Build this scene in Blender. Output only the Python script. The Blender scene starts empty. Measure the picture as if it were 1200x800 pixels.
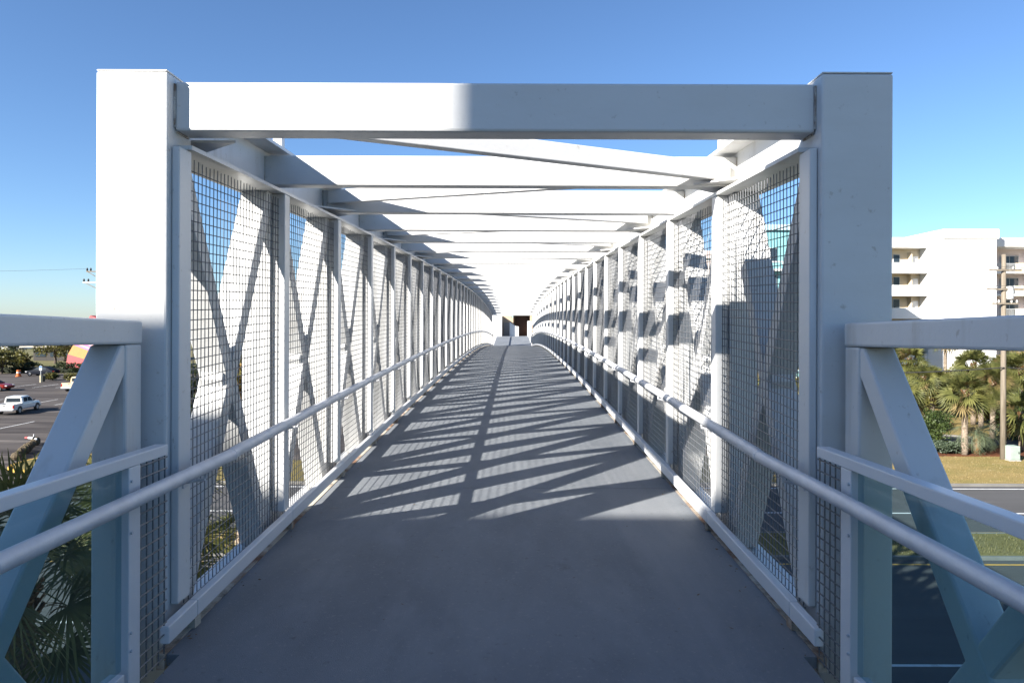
import bpy, math, random
from mathutils import Vector, Matrix

C = bpy.context.scene.collection
R = math.radians
S, H = 1.1, 8.6          # bridge unit -> metres, eye height above the road
PI = math.pi

# ------------------------------------------------------------------ helpers
class MB:
    """collects faces; build() links them as ONE mesh object"""
    def __init__(self):
        self.v, self.f, self.m = [], [], []
    def add(self, vs, fs, m=0):
        o = len(self.v)
        self.v += [tuple(p) for p in vs]
        self.f += [tuple(i + o for i in f) for f in fs]
        self.m += [m] * len(fs)
    def hexa(self, p, m=0):
        self.add(p, [(0, 3, 2, 1), (4, 5, 6, 7), (0, 1, 5, 4), (1, 2, 6, 5), (2, 3, 7, 6), (3, 0, 4, 7)], m)
    def box(self, x0, x1, y0, y1, z0, z1, m=0):
        if x0 > x1: x0, x1 = x1, x0
        if y0 > y1: y0, y1 = y1, y0
        if z0 > z1: z0, z1 = z1, z0
        self.hexa([(x0, y0, z0), (x1, y0, z0), (x1, y1, z0), (x0, y1, z0),
                   (x0, y0, z1), (x1, y0, z1), (x1, y1, z1), (x0, y1, z1)], m)
    def bar(self, p, q, a, b, side=Vector((1, 0, 0)), m=0):
        """box from p to q, size a along 'side', size b across"""
        p, q = Vector(p), Vector(q)
        d = (q - p).normalized()
        s = (side - d * side.dot(d)).normalized()
        t = d.cross(s)
        s, t = s * a / 2, t * b / 2
        self.hexa([p - s - t, p + s - t, p + s + t, p - s + t, q - s - t, q + s - t, q + s + t, q - s + t], m)
    def tube(self, pts, r, n=8, m=0, caps=True):
        pts = [Vector(p) for p in pts]
        rs = r if isinstance(r, (list, tuple)) else [r] * len(pts)
        vs, fs = [], []
        for i, p in enumerate(pts):
            d = (pts[min(i + 1, len(pts) - 1)] - pts[max(i - 1, 0)]).normalized()
            ref = Vector((0, 0, 1)) if abs(d.z) < 0.9 else Vector((1, 0, 0))
            u = d.cross(ref).normalized(); w = u.cross(d)
            for k in range(n):
                a = 2 * PI * k / n
                vs.append(p + (u * math.cos(a) + w * math.sin(a)) * rs[i])
        for i in range(len(pts) - 1):
            for k in range(n):
                a, b = i * n + k, i * n + (k + 1) % n
                fs.append((a, b, b + n, a + n))
        if caps:
            fs.append(tuple(range(n - 1, -1, -1)))
            fs.append(tuple((len(pts) - 1) * n + k for k in range(n)))
        self.add(vs, fs, m)
    def prism(self, poly, axis, a, b, m=0):
        """poly: 2D outline extruded along axis from a to b"""
        def P(u, w, t):
            return (t, u, w) if axis == 'x' else ((u, t, w) if axis == 'y' else (u, w, t))
        n = len(poly)
        vs = [P(u, w, a) for u, w in poly] + [P(u, w, b) for u, w in poly]
        fs = [tuple(range(n - 1, -1, -1)), tuple(range(n, 2 * n))]
        fs += [(i, (i + 1) % n, (i + 1) % n + n, i + n) for i in range(n)]
        self.add(vs, fs, m)
    def ellipsoid(self, c, rx, ry, rz, nu=12, nv=8, m=0, jit=0, rng=random):
        vs, fs = [], []
        for j in range(nv + 1):
            ph = PI * j / nv
            for i in range(nu):
                th = 2 * PI * i / nu
                k = 1 + rng.uniform(-jit, jit)
                vs.append((c[0] + rx * k * math.sin(ph) * math.cos(th), c[1] + ry * k * math.sin(ph) * math.sin(th), c[2] + rz * k * math.cos(ph)))
        for j in range(nv):
            for i in range(nu):
                fs.append((j * nu + i, (j + 1) * nu + i, (j + 1) * nu + (i + 1) % nu, j * nu + (i + 1) % nu))
        self.add(vs, fs, m)
    def build(self, name, mats, parent=None, bridge=False, bevel=0, smooth=False, loc=None, local=False):
        if not isinstance(mats, (list, tuple)): mats = [mats]
        if bridge:
            vs = [(x * S, y * S, H + z * S) for x, y, z in self.v]
        else:
            vs = self.v
        if parent is not None and not local:
            o = parent_world(parent)
            vs = [(x - o.x, y - o.y, z - o.z) for x, y, z in vs]
        me = bpy.data.meshes.new(name)
        me.from_pydata(vs, [], self.f)
        import bmesh as _b
        bm = _b.new(); bm.from_mesh(me)
        if len(bm.faces) < 3000 and not getattr(self, 'open', False):
            _b.ops.recalc_face_normals(bm, faces=bm.faces)
        bm.to_mesh(me); bm.free()
        for mt in mats: me.materials.append(mt)
        if len(mats) > 1:
            me.polygons.foreach_set('material_index', self.m)
        if smooth:
            me.polygons.foreach_set('use_smooth', [True] * len(me.polygons))
        me.update()
        ob = bpy.data.objects.new(name, me)
        C.objects.link(ob)
        if parent is not None: ob.parent = parent
        if loc is not None: ob.location = loc
        if bevel:
            md = ob.modifiers.new('bevel', 'BEVEL'); md.width = bevel; md.segments = 2
            md.limit_method = 'ANGLE'; md.angle_limit = R(40); md.harden_normals = False
        return ob

def parent_world(o):
    v = Vector((0, 0, 0))
    while o is not None:
        v = v + Vector(o.location); o = o.parent
    return v

def tag(o, label, cat, group=None):
    o['label'] = label; o['category'] = cat
    if group: o['group'] = group
    return o
def struct(o):
    o['kind'] = 'structure'; return o
def stuff(o, label=None, cat=None):
    o['kind'] = 'stuff'
    if label: o['label'] = label; o['category'] = cat
    return o
def thing(name, label, cat, loc=(0, 0, 0), rz=0, group=None):
    o = bpy.data.objects.new(name, None); C.objects.link(o)
    o.empty_display_size = 0.2
    o.location = loc; o.rotation_euler = (0, 0, rz)
    return tag(o, label, cat, group)
def dup(root, loc, rz, label, group=None, scale=1.0):
    r = root.copy(); C.objects.link(r); r.location = loc; r.rotation_euler = (0, 0, rz)
    r.scale = (scale,) * 3; r['label'] = label
    if group: r['group'] = group
    for ch in list(root.children):
        c = ch.copy(); C.objects.link(c); c.parent = r
        for g in list(ch.children):
            d = g.copy(); C.objects.link(d); d.parent = c
    return r

# ------------------------------------------------------------------ materials
def mat(name, col, rough=0.6, metal=0.0, var=0.12, scale=3.0, bump=0.0, bscale=60.0, col2=None, spec=0.5):
    m = bpy.data.materials.new(name); m.use_nodes = True
    nt = m.node_tree; b = nt.nodes['Principled BSDF']
    b.inputs['Roughness'].default_value = rough; b.inputs['Metallic'].default_value = metal
    b.inputs['Specular IOR Level'].default_value = spec
    tc = nt.nodes.new('ShaderNodeTexCoord')
    if var or col2:
        n = nt.nodes.new('ShaderNodeTexNoise'); n.inputs['Scale'].default_value = scale
        n.inputs['Detail'].default_value = 6; n.inputs['Roughness'].default_value = 0.65
        nt.links.new(tc.outputs['Object'], n.inputs['Vector'])
        r = nt.nodes.new('ShaderNodeValToRGB')
        r.color_ramp.elements[0].position = 0.3; r.color_ramp.elements[1].position = 0.72
        c2 = col2 or tuple(c * (1 - var * 2) for c in col)
        r.color_ramp.elements[0].color = (*c2, 1); r.color_ramp.elements[1].color = (*col, 1)
        nt.links.new(n.outputs['Fac'], r.inputs['Fac'])
        nt.links.new(r.outputs['Color'], b.inputs['Base Color'])
    else:
        b.inputs['Base Color'].default_value = (*col, 1)
    if bump:
        n2 = nt.nodes.new('ShaderNodeTexNoise'); n2.inputs['Scale'].default_value = bscale; n2.inputs['Detail'].default_value = 4
        nt.links.new(tc.outputs['Object'], n2.inputs['Vector'])
        bp = nt.nodes.new('ShaderNodeBump'); bp.inputs['Strength'].default_value = bump; bp.inputs['Distance'].default_value = 0.01
        nt.links.new(n2.outputs['Fac'], bp.inputs['Height'])
        nt.links.new(bp.outputs['Normal'], b.inputs['Normal'])
    return m

def layered(name, base, rough, layers, bump=0.1, bscale=80, spec=0.5):
    """base colour with several noise-masked wear layers: (colour, noise scale vec, lo, hi, strength)"""
    m = bpy.data.materials.new(name); m.use_nodes = True
    nt = m.node_tree; b = nt.nodes['Principled BSDF']
    b.inputs['Roughness'].default_value = rough; b.inputs['Specular IOR Level'].default_value = spec
    tc = nt.nodes.new('ShaderNodeTexCoord')
    cur = None
    for i, (col, sc, lo, hi, st) in enumerate(layers):
        mp = nt.nodes.new('ShaderNodeMapping'); mp.inputs['Scale'].default_value = sc
        mp.inputs['Location'].default_value = (i * 7.3, i * 3.1, i * 5.7)
        nt.links.new(tc.outputs['Object'], mp.inputs['Vector'])
        n = nt.nodes.new('ShaderNodeTexNoise'); n.inputs['Scale'].default_value = 1.0
        n.inputs['Detail'].default_value = 8; n.inputs['Roughness'].default_value = 0.62
        nt.links.new(mp.outputs['Vector'], n.inputs['Vector'])
        mr = nt.nodes.new('ShaderNodeMapRange'); mr.inputs['From Min'].default_value = lo; mr.inputs['From Max'].default_value = hi
        mr.inputs['To Max'].default_value = st
        nt.links.new(n.outputs['Fac'], mr.inputs['Value'])
        mx = nt.nodes.new('ShaderNodeMix'); mx.data_type = 'RGBA'
        nt.links.new(mr.outputs['Result'], mx.inputs['Factor'])
        if cur is None: mx.inputs['A'].default_value = (*base, 1)
        else: nt.links.new(cur, mx.inputs['A'])
        mx.inputs['B'].default_value = (*col, 1)
        cur = mx.outputs['Result']
    nt.links.new(cur, b.inputs['Base Color'])
    if bump:
        n2 = nt.nodes.new('ShaderNodeTexNoise'); n2.inputs['Scale'].default_value = bscale; n2.inputs['Detail'].default_value = 5
        nt.links.new(tc.outputs['Object'], n2.inputs['Vector'])
        bp = nt.nodes.new('ShaderNodeBump'); bp.inputs['Strength'].default_value = bump; bp.inputs['Distance'].default_value = 0.004
        nt.links.new(n2.outputs['Fac'], bp.inputs['Height']); nt.links.new(bp.outputs['Normal'], b.inputs['Normal'])
    return m

def leafmat(name, col, col2, scale=1.5, trans=0.3, rough=0.5):
    m = bpy.data.materials.new(name); m.use_nodes = True
    nt = m.node_tree; b = nt.nodes['Principled BSDF']; out = nt.nodes['Material Output']
    b.inputs['Roughness'].default_value = rough; b.inputs['Specular IOR Level'].default_value = 0.35
    tc = nt.nodes.new('ShaderNodeTexCoord')
    n = nt.nodes.new('ShaderNodeTexNoise'); n.inputs['Scale'].default_value = scale; n.inputs['Detail'].default_value = 5
    oi = nt.nodes.new('ShaderNodeObjectInfo')
    ad = nt.nodes.new('ShaderNodeVectorMath'); ad.operation = 'ADD'
    nt.links.new(tc.outputs['Object'], ad.inputs[0]); nt.links.new(oi.outputs['Random'], ad.inputs[1])
    nt.links.new(ad.outputs['Vector'], n.inputs['Vector'])
    r = nt.nodes.new('ShaderNodeValToRGB'); r.color_ramp.elements[0].position = 0.32; r.color_ramp.elements[1].position = 0.7
    r.color_ramp.elements[0].color = (*col, 1); r.color_ramp.elements[1].color = (*col2, 1)
    nt.links.new(n.outputs['Fac'], r.inputs['Fac']); nt.links.new(r.outputs['Color'], b.inputs['Base Color'])
    t = nt.nodes.new('ShaderNodeBsdfTranslucent'); nt.links.new(r.outputs['Color'], t.inputs['Color'])
    mx = nt.nodes.new('ShaderNodeMixShader'); mx.inputs[0].default_value = trans
    nt.links.new(b.outputs[0], mx.inputs[1]); nt.links.new(t.outputs[0], mx.inputs[2])
    nt.links.new(mx.outputs[0], out.inputs['Surface'])
    return m

def glassmat(name, tint, gloss=0.08):
    m = bpy.data.materials.new(name); m.use_nodes = True
    nt = m.node_tree; out = nt.nodes['Material Output']; nt.nodes.remove(nt.nodes['Principled BSDF'])
    t = nt.nodes.new('ShaderNodeBsdfTransparent'); t.inputs['Color'].default_value = (*tint, 1)
    g = nt.nodes.new('ShaderNodeBsdfGlossy'); g.inputs['Roughness'].default_value = 0.03
    lw = nt.nodes.new('ShaderNodeLayerWeight'); lw.inputs['Blend'].default_value = 0.5
    pw = nt.nodes.new('ShaderNodeMath'); pw.operation = 'POWER'; pw.inputs[1].default_value = 5
    ml = nt.nodes.new('ShaderNodeMath'); ml.operation = 'MULTIPLY_ADD'; ml.inputs[1].default_value = 0.7; ml.inputs[2].default_value = 0.035
    nt.links.new(lw.outputs['Facing'], pw.inputs[0]); nt.links.new(pw.outputs[0], ml.inputs[0])
    mx = nt.nodes.new('ShaderNodeMixShader')
    nt.links.new(ml.outputs[0], mx.inputs[0]); nt.links.new(t.outputs[0], mx.inputs[1]); nt.links.new(g.outputs[0], mx.inputs[2])
    nt.links.new(mx.outputs[0], out.inputs['Surface'])
    return m

WHITE = layered('white_paint', (0.68, 0.68, 0.665), 0.38, [
    ((0.59, 0.58, 0.55), (0.9, 0.9, 0.5), 0.45, 0.75, 0.7),
    ((0.40, 0.36, 0.29), (5, 5, 0.7), 0.56, 0.78, 0.6),
    ((0.33, 0.28, 0.21), (26, 26, 18), 0.63, 0.74, 0.65),
    ((0.33, 0.17, 0.07), (20, 20, 2.2), 0.70, 0.78, 0.7)], bump=0.25, bscale=40)
BEAMW = layered('white_beam_paint', (0.68, 0.675, 0.655), 0.40, [
    ((0.58, 0.56, 0.52), (0.8, 2.5, 2.5), 0.45, 0.78, 0.7),
    ((0.34, 0.29, 0.22), (22, 22, 22), 0.63, 0.75, 0.65),
    ((0.33, 0.17, 0.07), (18, 18, 3), 0.74, 0.82, 0.7)], bump=0.25, bscale=40)
RAILW = layered('rail_paint', (0.68, 0.685, 0.69), 0.36, [
    ((0.62, 0.62, 0.60), (3, 1.5, 3), 0.5, 0.8, 0.5),
    ((0.32, 0.30, 0.27), (30, 12, 30), 0.70, 0.80, 0.6)], bump=0.15, bscale=60)
ALU = mat('brushed_aluminium', (0.68, 0.69, 0.71), 0.45, 0.15, 0.10, 8, 0.1, 150)
WIRE = mat('galvanised_wire', (0.175, 0.18, 0.19), 0.5, 0.3, 0.2, 20)
DECK = layered('deck_coating', (0.180, 0.194, 0.209), 0.75, [
    ((0.130, 0.143, 0.158), (1.3, 0.7, 1), 0.44, 0.66, 0.75),
    ((0.235, 0.25, 0.262), (2.5, 1.2, 2), 0.52, 0.75, 0.5),
    ((0.11, 0.11, 0.115), (7, 5, 5), 0.66, 0.78, 0.5),
    ((0.29, 0.28, 0.265), (45, 45, 45), 0.58, 0.70, 0.55),
    ((0.07, 0.07, 0.07), (22, 22, 22), 0.62, 0.74, 0.5),
    ((0.27, 0.275, 0.28), (1.2, 0.12, 1), 0.55, 0.7, 0.4)], bump=0.5, bscale=220, spec=0.3)
RUST_SUNLIT = layered('rusty_sunlit_steel', (0.20, 0.10, 0.05), 0.85, [
    ((0.48, 0.44, 0.36), (4, 3, 4), 0.38, 0.55, 0.95),  # cream patches paint in the sunlit strip below the kerb rail, over real rust
    ((0.05, 0.04, 0.03), (9, 9, 9), 0.55, 0.72, 0.8)], bump=0.6, bscale=90)
DARK = mat('dark_rubber', (0.02, 0.02, 0.02), 0.8)
CONC = mat('concrete', (0.42, 0.40, 0.37), 0.9, 0, 0.15, 1.2, 0.4, 30)
GLASS = glassmat('guard_glass', (0.72, 0.84, 0.86))

# ------------------------------------------------------------------ FOOTBRIDGE (bridge units)
P = 1.38; N = 33; Y0 = 3.20
def zd(y):
    if y <= 24.3: return -1.092 - 0.00075 * (y - 24.3) ** 2
    return -1.092 - 0.00107 * (y - 24.3) ** 2
YB = 2.40                                  # bridge deck starts
def zl(y): return zd(YB) - 0.006 + 0.022 * (YB - y)      # near landing, falls toward the bridge
YS = [Y0 + P * k for k in range(N + 1)]
YE = YS[-1]
bridge = thing('footbridge', 'long white steel truss footbridge with wire screens arching over the road', 'footbridge', (0, 3.0 * S, H + zd(3) * S))
rng = random.Random(4)
def part(mb, name, m=WHITE, bevel=0.0, parent=None, smooth=False):
    return mb.build(name, m, parent or bridge, bridge=True, bevel=bevel, smooth=smooth)

CB, CT = 2.235, 2.535                      # chord bottom / top above the deck
FI, FO = 1.43, 1.715                        # chord flange inner / outer half width
def sweep_h(x0, x1, za, zb, tf, tw, ys, m=0):
    """wide-flange chord swept along the camber"""
    mb = MB()
    xm = (x0 + x1) / 2
    for a, b in zip(ys[:-1], ys[1:]):
        def seg(xa, xb, la, lb):
            mb.hexa([(xa, a, zd(a) + la), (xb, a, zd(a) + la), (xb, b, zd(b) + la), (xa, b, zd(b) + la),
                     (xa, a, zd(a) + lb), (xb, a, zd(a) + lb), (xb, b, zd(b) + lb), (xa, b, zd(b) + lb)])
        seg(x0, x1, za, za + tf); seg(x0, x1, zb - tf, zb)
        seg(xm - tw / 2, xm + tw / 2, za + tf, zb - tf)
    return mb
for s in (-1, 1):
    xs = sorted((s * FI, s * FO))
    ys = [3.22] + [y for y in YS[1:-1]] + [YE + 0.08]
    part(sweep_h(xs[0], xs[1], CB, CT, 0.020, 0.014, ys), 'top_chord')
    part(sweep_h(xs[0], xs[1], -0.36, -0.07, 0.020, 0.014, ys), 'bottom_chord')
    # portal pillars near and far
    for yy, d in ((3.10, 0.24), (YE + 0.02, 0.24)):
        mb = MB()
        mb.box(s * 1.487, s * 1.812, yy, yy + d, zd(yy) - 0.75, zd(yy) + 2.565)
        pl = part(mb, 'portal_pillar', BEAMW, 0.012)
        mb = MB(); mb.box(s * 1.489, s * 1.810, yy + 0.002, yy + d - 0.002, zd(yy) + 2.566, zd(yy) + 2.574)
        part(mb, 'cap_plate', BEAMW, 0.004, pl)
    # concrete piers down to the ground
    # posts
    for k, y in enumerate(YS):
        mb = MB()
        z = zd(y)
        if k == 0:
            mb.box(s * 1.450, s * 1.4855, y - 0.06, y + 0.06, z + 0.125, z + CB - 0.002)
        else:
            mb.box(s * FI, s * (FI + 0.085), y - 0.05, y + 0.05, z + 0.126, z + CB - 0.002)
        part(mb, 'post', WHITE, 0.006 if k < 12 else 0)
    # main truss verticals standing just outside the screen posts
    for k, y in enumerate(YS):
        if k == 0: continue
        mb = MB(); z = zd(y)
        mb.box(s * 1.518, s * 1.704, y - 0.075, y + 0.075, z - 0.0685, z + CB - 0.0025)
        part(mb, 'truss_column', WHITE, 0.006 if k < 8 else 0)
    # crossed braces, one part per bay
    for k in range(N):
        a, b = YS[k], YS[k + 1]
        mb = MB()
        xm, w, th = s * 1.592, 0.165, 0.105
        za0, zb0 = zd(a) - 0.065, zd(b) - 0.065
        za1, zb1 = zd(a) + CB - 0.003, zd(b) + CB - 0.003
        i = 0.10
        pa, qa = Vector((xm, a + i, za0)), Vector((xm, b - i, zb1))
        pb, qb = Vector((xm, a + i, za1)), Vector((xm, b - i, zb0))
        def mem(p, q, w):
            d = (q - p).normalized(); h = abs(th / max(0.2, abs(d.z))) / 2      # horizontal cut ends
            mb.hexa([(p.x - w / 2, p.y - h, p.z), (p.x + w / 2, p.y - h, p.z), (p.x + w / 2, p.y + h, p.z), (p.x - w / 2, p.y + h, p.z),
                     (q.x - w / 2, q.y - h, q.z), (q.x + w / 2, q.y - h, q.z), (q.x + w / 2, q.y + h, q.z), (q.x - w / 2, q.y + h, q.z)])
        mem(pa, qa, w); mem(pb, qb, w - 0.008)
        mid = (pa + qa) / 2
        mb.prism([(mid.y - 0.10, mid.z), (mid.y, mid.z - 0.19), (mid.y + 0.10, mid.z), (mid.y, mid.z + 0.19)], 'x', xm - w / 2 + 0.02, xm + w / 2 - 0.02)
        part(mb, 'cross_brace', WHITE, 0.005 if k < 8 else 0)
    # wire screens, bulging slightly
    for k in range(N):
        a, b = YS[k] + 0.052, YS[k + 1] - 0.052
        mb = MB(); mb.open = True
        r = 0.0026
        bulge = rng.uniform(0.006, 0.02) * s; x0 = s * (FI + 0.046)
        lo, hi = 0.085, 2.15
        def pt(y, h):
            t = (y - a) / (b - a); u = (h - lo) / (hi - lo)
            return Vector((x0 + bulge * math.sin(PI * t) * math.sin(PI * min(1, max(0, u))), y, zd(y) + h))
        nv = int((b - a) / 0.0435)
        def wire(pts, off):
            vs = []; n = 4
            for j, p in enumerate(pts):
                if off == 'v':
                    o = [(r, 0, 0), (0, r, 0), (-r, 0, 0), (0, -r, 0)]
                else:
                    o = [(r, 0, 0), (0, 0, r), (-r, 0, 0), (0, 0, -r)]
                vs += [p + Vector(q) for q in o]
            fs = []
            for j in range(len(pts) - 1):
                for q in range(4):
                    fs.append((j * 4 + q, j * 4 + (q + 1) % 4, (j + 1) * 4 + (q + 1) % 4, (j + 1) * 4 + q))
            mb.add(vs, fs)
        seg = 4 if k < 12 else 2
        for j in range(nv + 1):
            y = a + (b - a) * j / nv + rng.uniform(-0.0015, 0.0015)
            top = hi + 0.055 + rng.uniform(-0.006, 0.006)
            wire([pt(y, lo + (top - lo) * q / seg) for q in range(seg + 1)], 'v')
        nh = int((hi - lo) / 0.0475)
        for j in range(nh + 1):
            h = lo + (hi - lo) * j / nh
            wire([pt(a - 0.03 + (b - a + 0.06) * q / seg, h) + Vector((-s * 0.0042, 0, 0)) for q in range(seg + 1)], 'h')
        part(mb, 'wire_screen', WIRE)
    # kerb rail
    mb = MB()
    ys = [2.93] + YS
    for a, b in zip(ys[:-1], ys[1:]):
        a2, b2 = a + 0.0015, b - 0.0015
        x0, x1 = sorted((s * 1.386, s * 1.427))
        mb.hexa([(x0, a2, zd(a2) + 0.048), (x1, a2, zd(a2) + 0.048), (x1, b2, zd(b2) + 0.048), (x0, b2, zd(b2) + 0.048),
                 (x0, a2, zd(a2) + 0.125), (x1, a2, zd(a2) + 0.125), (x1, b2, zd(b2) + 0.125), (x0, b2, zd(b2) + 0.125)])
    part(mb, 'kerb_rail', RAILW, 0.006)
    # rusty edge angle the deck butts against (sunlit strip painted in), and little rail feet
    mb = MB()
    for a, b in zip(ys[:-1], ys[1:]):
        x0, x1 = sorted((s * 1.404, s * 1.440))
        mb.hexa([(x0, a, zd(a) - 0.06), (x1, a, zd(a) - 0.06), (x1, b, zd(b) - 0.06), (x0, b, zd(b) - 0.06),
                 (x0, a, zd(a) + 0.004), (x1, a, zd(a) + 0.004), (x1, b, zd(b) + 0.004), (x0, b, zd(b) + 0.004)])
    for y in YS[:-1]:
        mb.box(s * 1.385, s * 1.42, y - 0.03, y + 0.03, zd(y) + 0.003, zd(y) + 0.048)
    part(mb, 'edge_angle', RUST_SUNLIT)
    # handrail: level on the landing, follows the camber on the bridge
    hx = s * 1.352
    pts = [(hx, y, -0.68) for y in (-3.5, -1.0, 1.0, 2.6, 3.49)]
    y = 3.55
    while y < YE - 0.3:
        pts.append((hx, y, zd(y) + 0.742)); y += 0.92
    pts.append((hx, YE, zd(YE) + 0.742))
    mb = MB(); mb.tube(pts, 0.031, 14)
    hr = part(mb, 'handrail', ALU, 0, None, True)
    for k, y in enumerate(YS):
        z = zd(y) + 0.742 if k else -0.68
        xx = s * (1.450 if k == 0 else FI)
        mb = MB()
        mb.tube([(hx, y, z - 0.026), (hx + s * 0.002, y, z - 0.058), (xx - s * 0.012, y, z - 0.072), (xx, y, z - 0.072)], 0.008, 6)
        mb.box(xx - s * 0.006, xx, y - 0.022, y + 0.022, z - 0.097, z - 0.047)
        part(mb, 'handrail_bracket', ALU, 0, hr)
    for yj in (3.50, 9.1, 14.7, 20.3):
        mb = MB()
        zz = zd(yj) + 0.742 if yj > 3.6 else -0.68
        mb.tube([(hx, yj - 0.012, zz - 0.0004), (hx, yj + 0.012, zz + 0.0004)], 0.0325, 14)
        part(mb, 'rail_collar', RAILW, 0, hr)

# roof beams and zig-zag bracing
mb = MB(); z = zd(3.1)
mb.box(-1.4865, 1.4865, 3.165, 3.31, 0.885, 1.112)
pbm = part(mb, 'portal_beam', BEAMW, 0.014)
WELD = layered('weld_grime', (0.55, 0.53, 0.48), 0.6, [((0.16, 0.10, 0.06), (12, 30, 12), 0.45, 0.60, 0.9)], bump=0.8, bscale=200)
for s in (-1, 1):
    mb = MB(); x = s * 1.4845
    lp = [(x, 3.172, 0.878), (x, 3.172, 1.118), (x, 3.303, 1.118), (x, 3.303, 0.878), (x, 3.172, 0.878)]
    mb.tube([(x, 3.163, 0.90), (x, 3.163, 1.10)], 0.006, 6); part(mb, 'weld_bead', WELD, 0, pbm)
    mb = MB(); mb.tube([(x, 3.18, 0.8835), (x, 3.30, 0.8835)], 0.005, 6); part(mb, 'weld_bead', WELD, 0, pbm)
for k, y in enumerate(YS[1:-1], 1):
    mb = MB(); z = zd(y)
    mb.box(-1.567, 1.567, y - 0.055, y + 0.055, z + CB + 0.055, z + CT - 0.048)
    bm_ = part(mb, 'roof_beam', BEAMW, 0.010 if k < 14 else 0)
    if k < 9:
        for s in (-1, 1):
            mb = MB(); mb.tube([(s * 1.5655, y - 0.057, z + CB + 0.062), (s * 1.5655, y - 0.057, z + CT - 0.055)], 0.006, 6); part(mb, 'weld_bead', WELD, 0, bm_)
    if k == 7:
        mb = MB()
        for q in range(4):
            xq = -0.02 + q * 0.055
            mb.tube([(xq, y - 0.062, z + CB + 0.085), (xq, y - 0.05, z + CB + 0.085)], 0.011, 8)
        part(mb, 'bolt_row', DARK, 0, bm_)
mb = MB(); mb.box(-1.4865, 1.4865, YE + 0.05, YE + 0.19, zd(YE) + CB + 0.02, zd(YE) + CT - 0.02); part(mb, 'portal_beam', BEAMW)
for k in range(N):
    a, b = YS[k], YS[k + 1]
    if k == 0: a += 0.1
    s = -1 if k % 2 == 0 else 1
    p = Vector((s * 1.50, a + 0.06, zd(a) + CB + (0.232 if k == 0 else 0.185))); q = Vector((-s * 1.50, b - 0.06, zd(b) + CB + (0.140 if k == 0 else 0.185)))
    mb = MB(); mb.bar(p, q, 0.112, 0.07, Vector((0, 0, 1)))
    rb = part(mb, 'roof_brace', BEAMW, 0.006 if k < 10 else 0)
    for e, yy, sg in ((p, a, s), (q, b, -s)):
        mb = MB()
        sy = 1 if yy == a else -1
        ya, yb = yy + sy * 0.0555, yy + sy * 0.30
        z0 = zd(yy) + CB + 0.066
        x1 = sg * 1.566
        mb.add([(x1, ya, z0), (sg * 1.28, ya, z0), (x1, yb, z0), (x1, ya, z0 + 0.012), (sg * 1.28, ya, z0 + 0.012), (x1, yb, z0 + 0.012)],
               [(0, 1, 2), (3, 5, 4), (0, 3, 4, 1), (1, 4, 5, 2), (2, 5, 3, 0)])
        part(mb, 'gusset_plate', BEAMW, 0, rb)
# small upstands on the top chords
for s in (-1, 1):
    for yq in (YS[1] + 0.03,):
        mb = MB(); mb.box(s * 1.47, s * 1.53, yq - 0.03, yq + 0.03, zd(yq) + CT + 0.001, zd(yq) + CT + 0.20)
        part(mb, 'upstand', BEAMW, 0.004)
# deck plates with open joints, joint strip, floor beams
ys = [2.94] + [YS[0] + P * 2 * j + 2.4 for j in range(0, 17) if YS[0] + P * 2 * j + 2.4 < YE - .2] + [YE + 0.05]
for a, b in zip(ys[:-1], ys[1:]):
    mb = MB(); n = 4
    for i in range(n):
        c, d = a + (b - a) * i / n, a + (b - a) * (i + 1) / n
        if i == 0: c += 0.003
        if i == n - 1: d -= 0.003
        mb.hexa([(-1.402, c, zd(c) - 0.05), (1.402, c, zd(c) - 0.05), (1.402, d, zd(d) - 0.05), (-1.402, d, zd(d) - 0.05),
                 (-1.402, c, zd(c)), (1.402, c, zd(c)), (1.402, d, zd(d)), (-1.402, d, zd(d))])
    part(mb, 'deck_plate', DECK)
mb = MB(); a, b = YB, 2.943
mb.hexa([(-1.345, a, zd(a) - .05), (1.345, a, zd(a) - .05), (1.345, b, zd(b) - .05), (-1.345, b, zd(b) - .05), (-1.345, a, zd(a)), (1.345, a, zd(a)), (1.345, b, zd(b)), (-1.345, b, zd(b))])
part(mb, 'deck_plate', DECK)
mb = MB()
for y in ys[1:-1]:
    mb.box(-1.40, 1.40, y - 0.03, y + 0.03, zd(y) - 0.075, zd(y) - 0.014)
part(mb, 'joint_strip', RUST_SUNLIT)
for k, y in enumerate(YS):
    mb = MB(); mb.box(-1.42, 1.42, y - 0.05, y + 0.05, zd(y) - 0.34, zd(y) - 0.08)
    part(mb, 'floor_beam', WHITE)

# piers
for nm, yy, lab in (('bridge_pier', 3.25, 'thick concrete pier carrying the near end of the footbridge beside the landing'),
                    ('bridge_pier', YE + 0.1, 'thick concrete pier carrying the far end of the footbridge')):
    mb = MB(); mb.box(-1.7 * S, 1.7 * S, yy * S - 0.4, yy * S + 0.4, H + (zd(yy) - 1.25) * S, H + (zd(yy) - 0.76) * S)
    mb.box(-0.8, 0.8, yy * S - 0.39, yy * S + 0.39, 0.0, H + (zd(yy) - 1.25) * S)
    tag(mb.build(nm, CONC, bevel=0.03), lab, 'pier', 'concrete piers under the footbridge')

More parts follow.
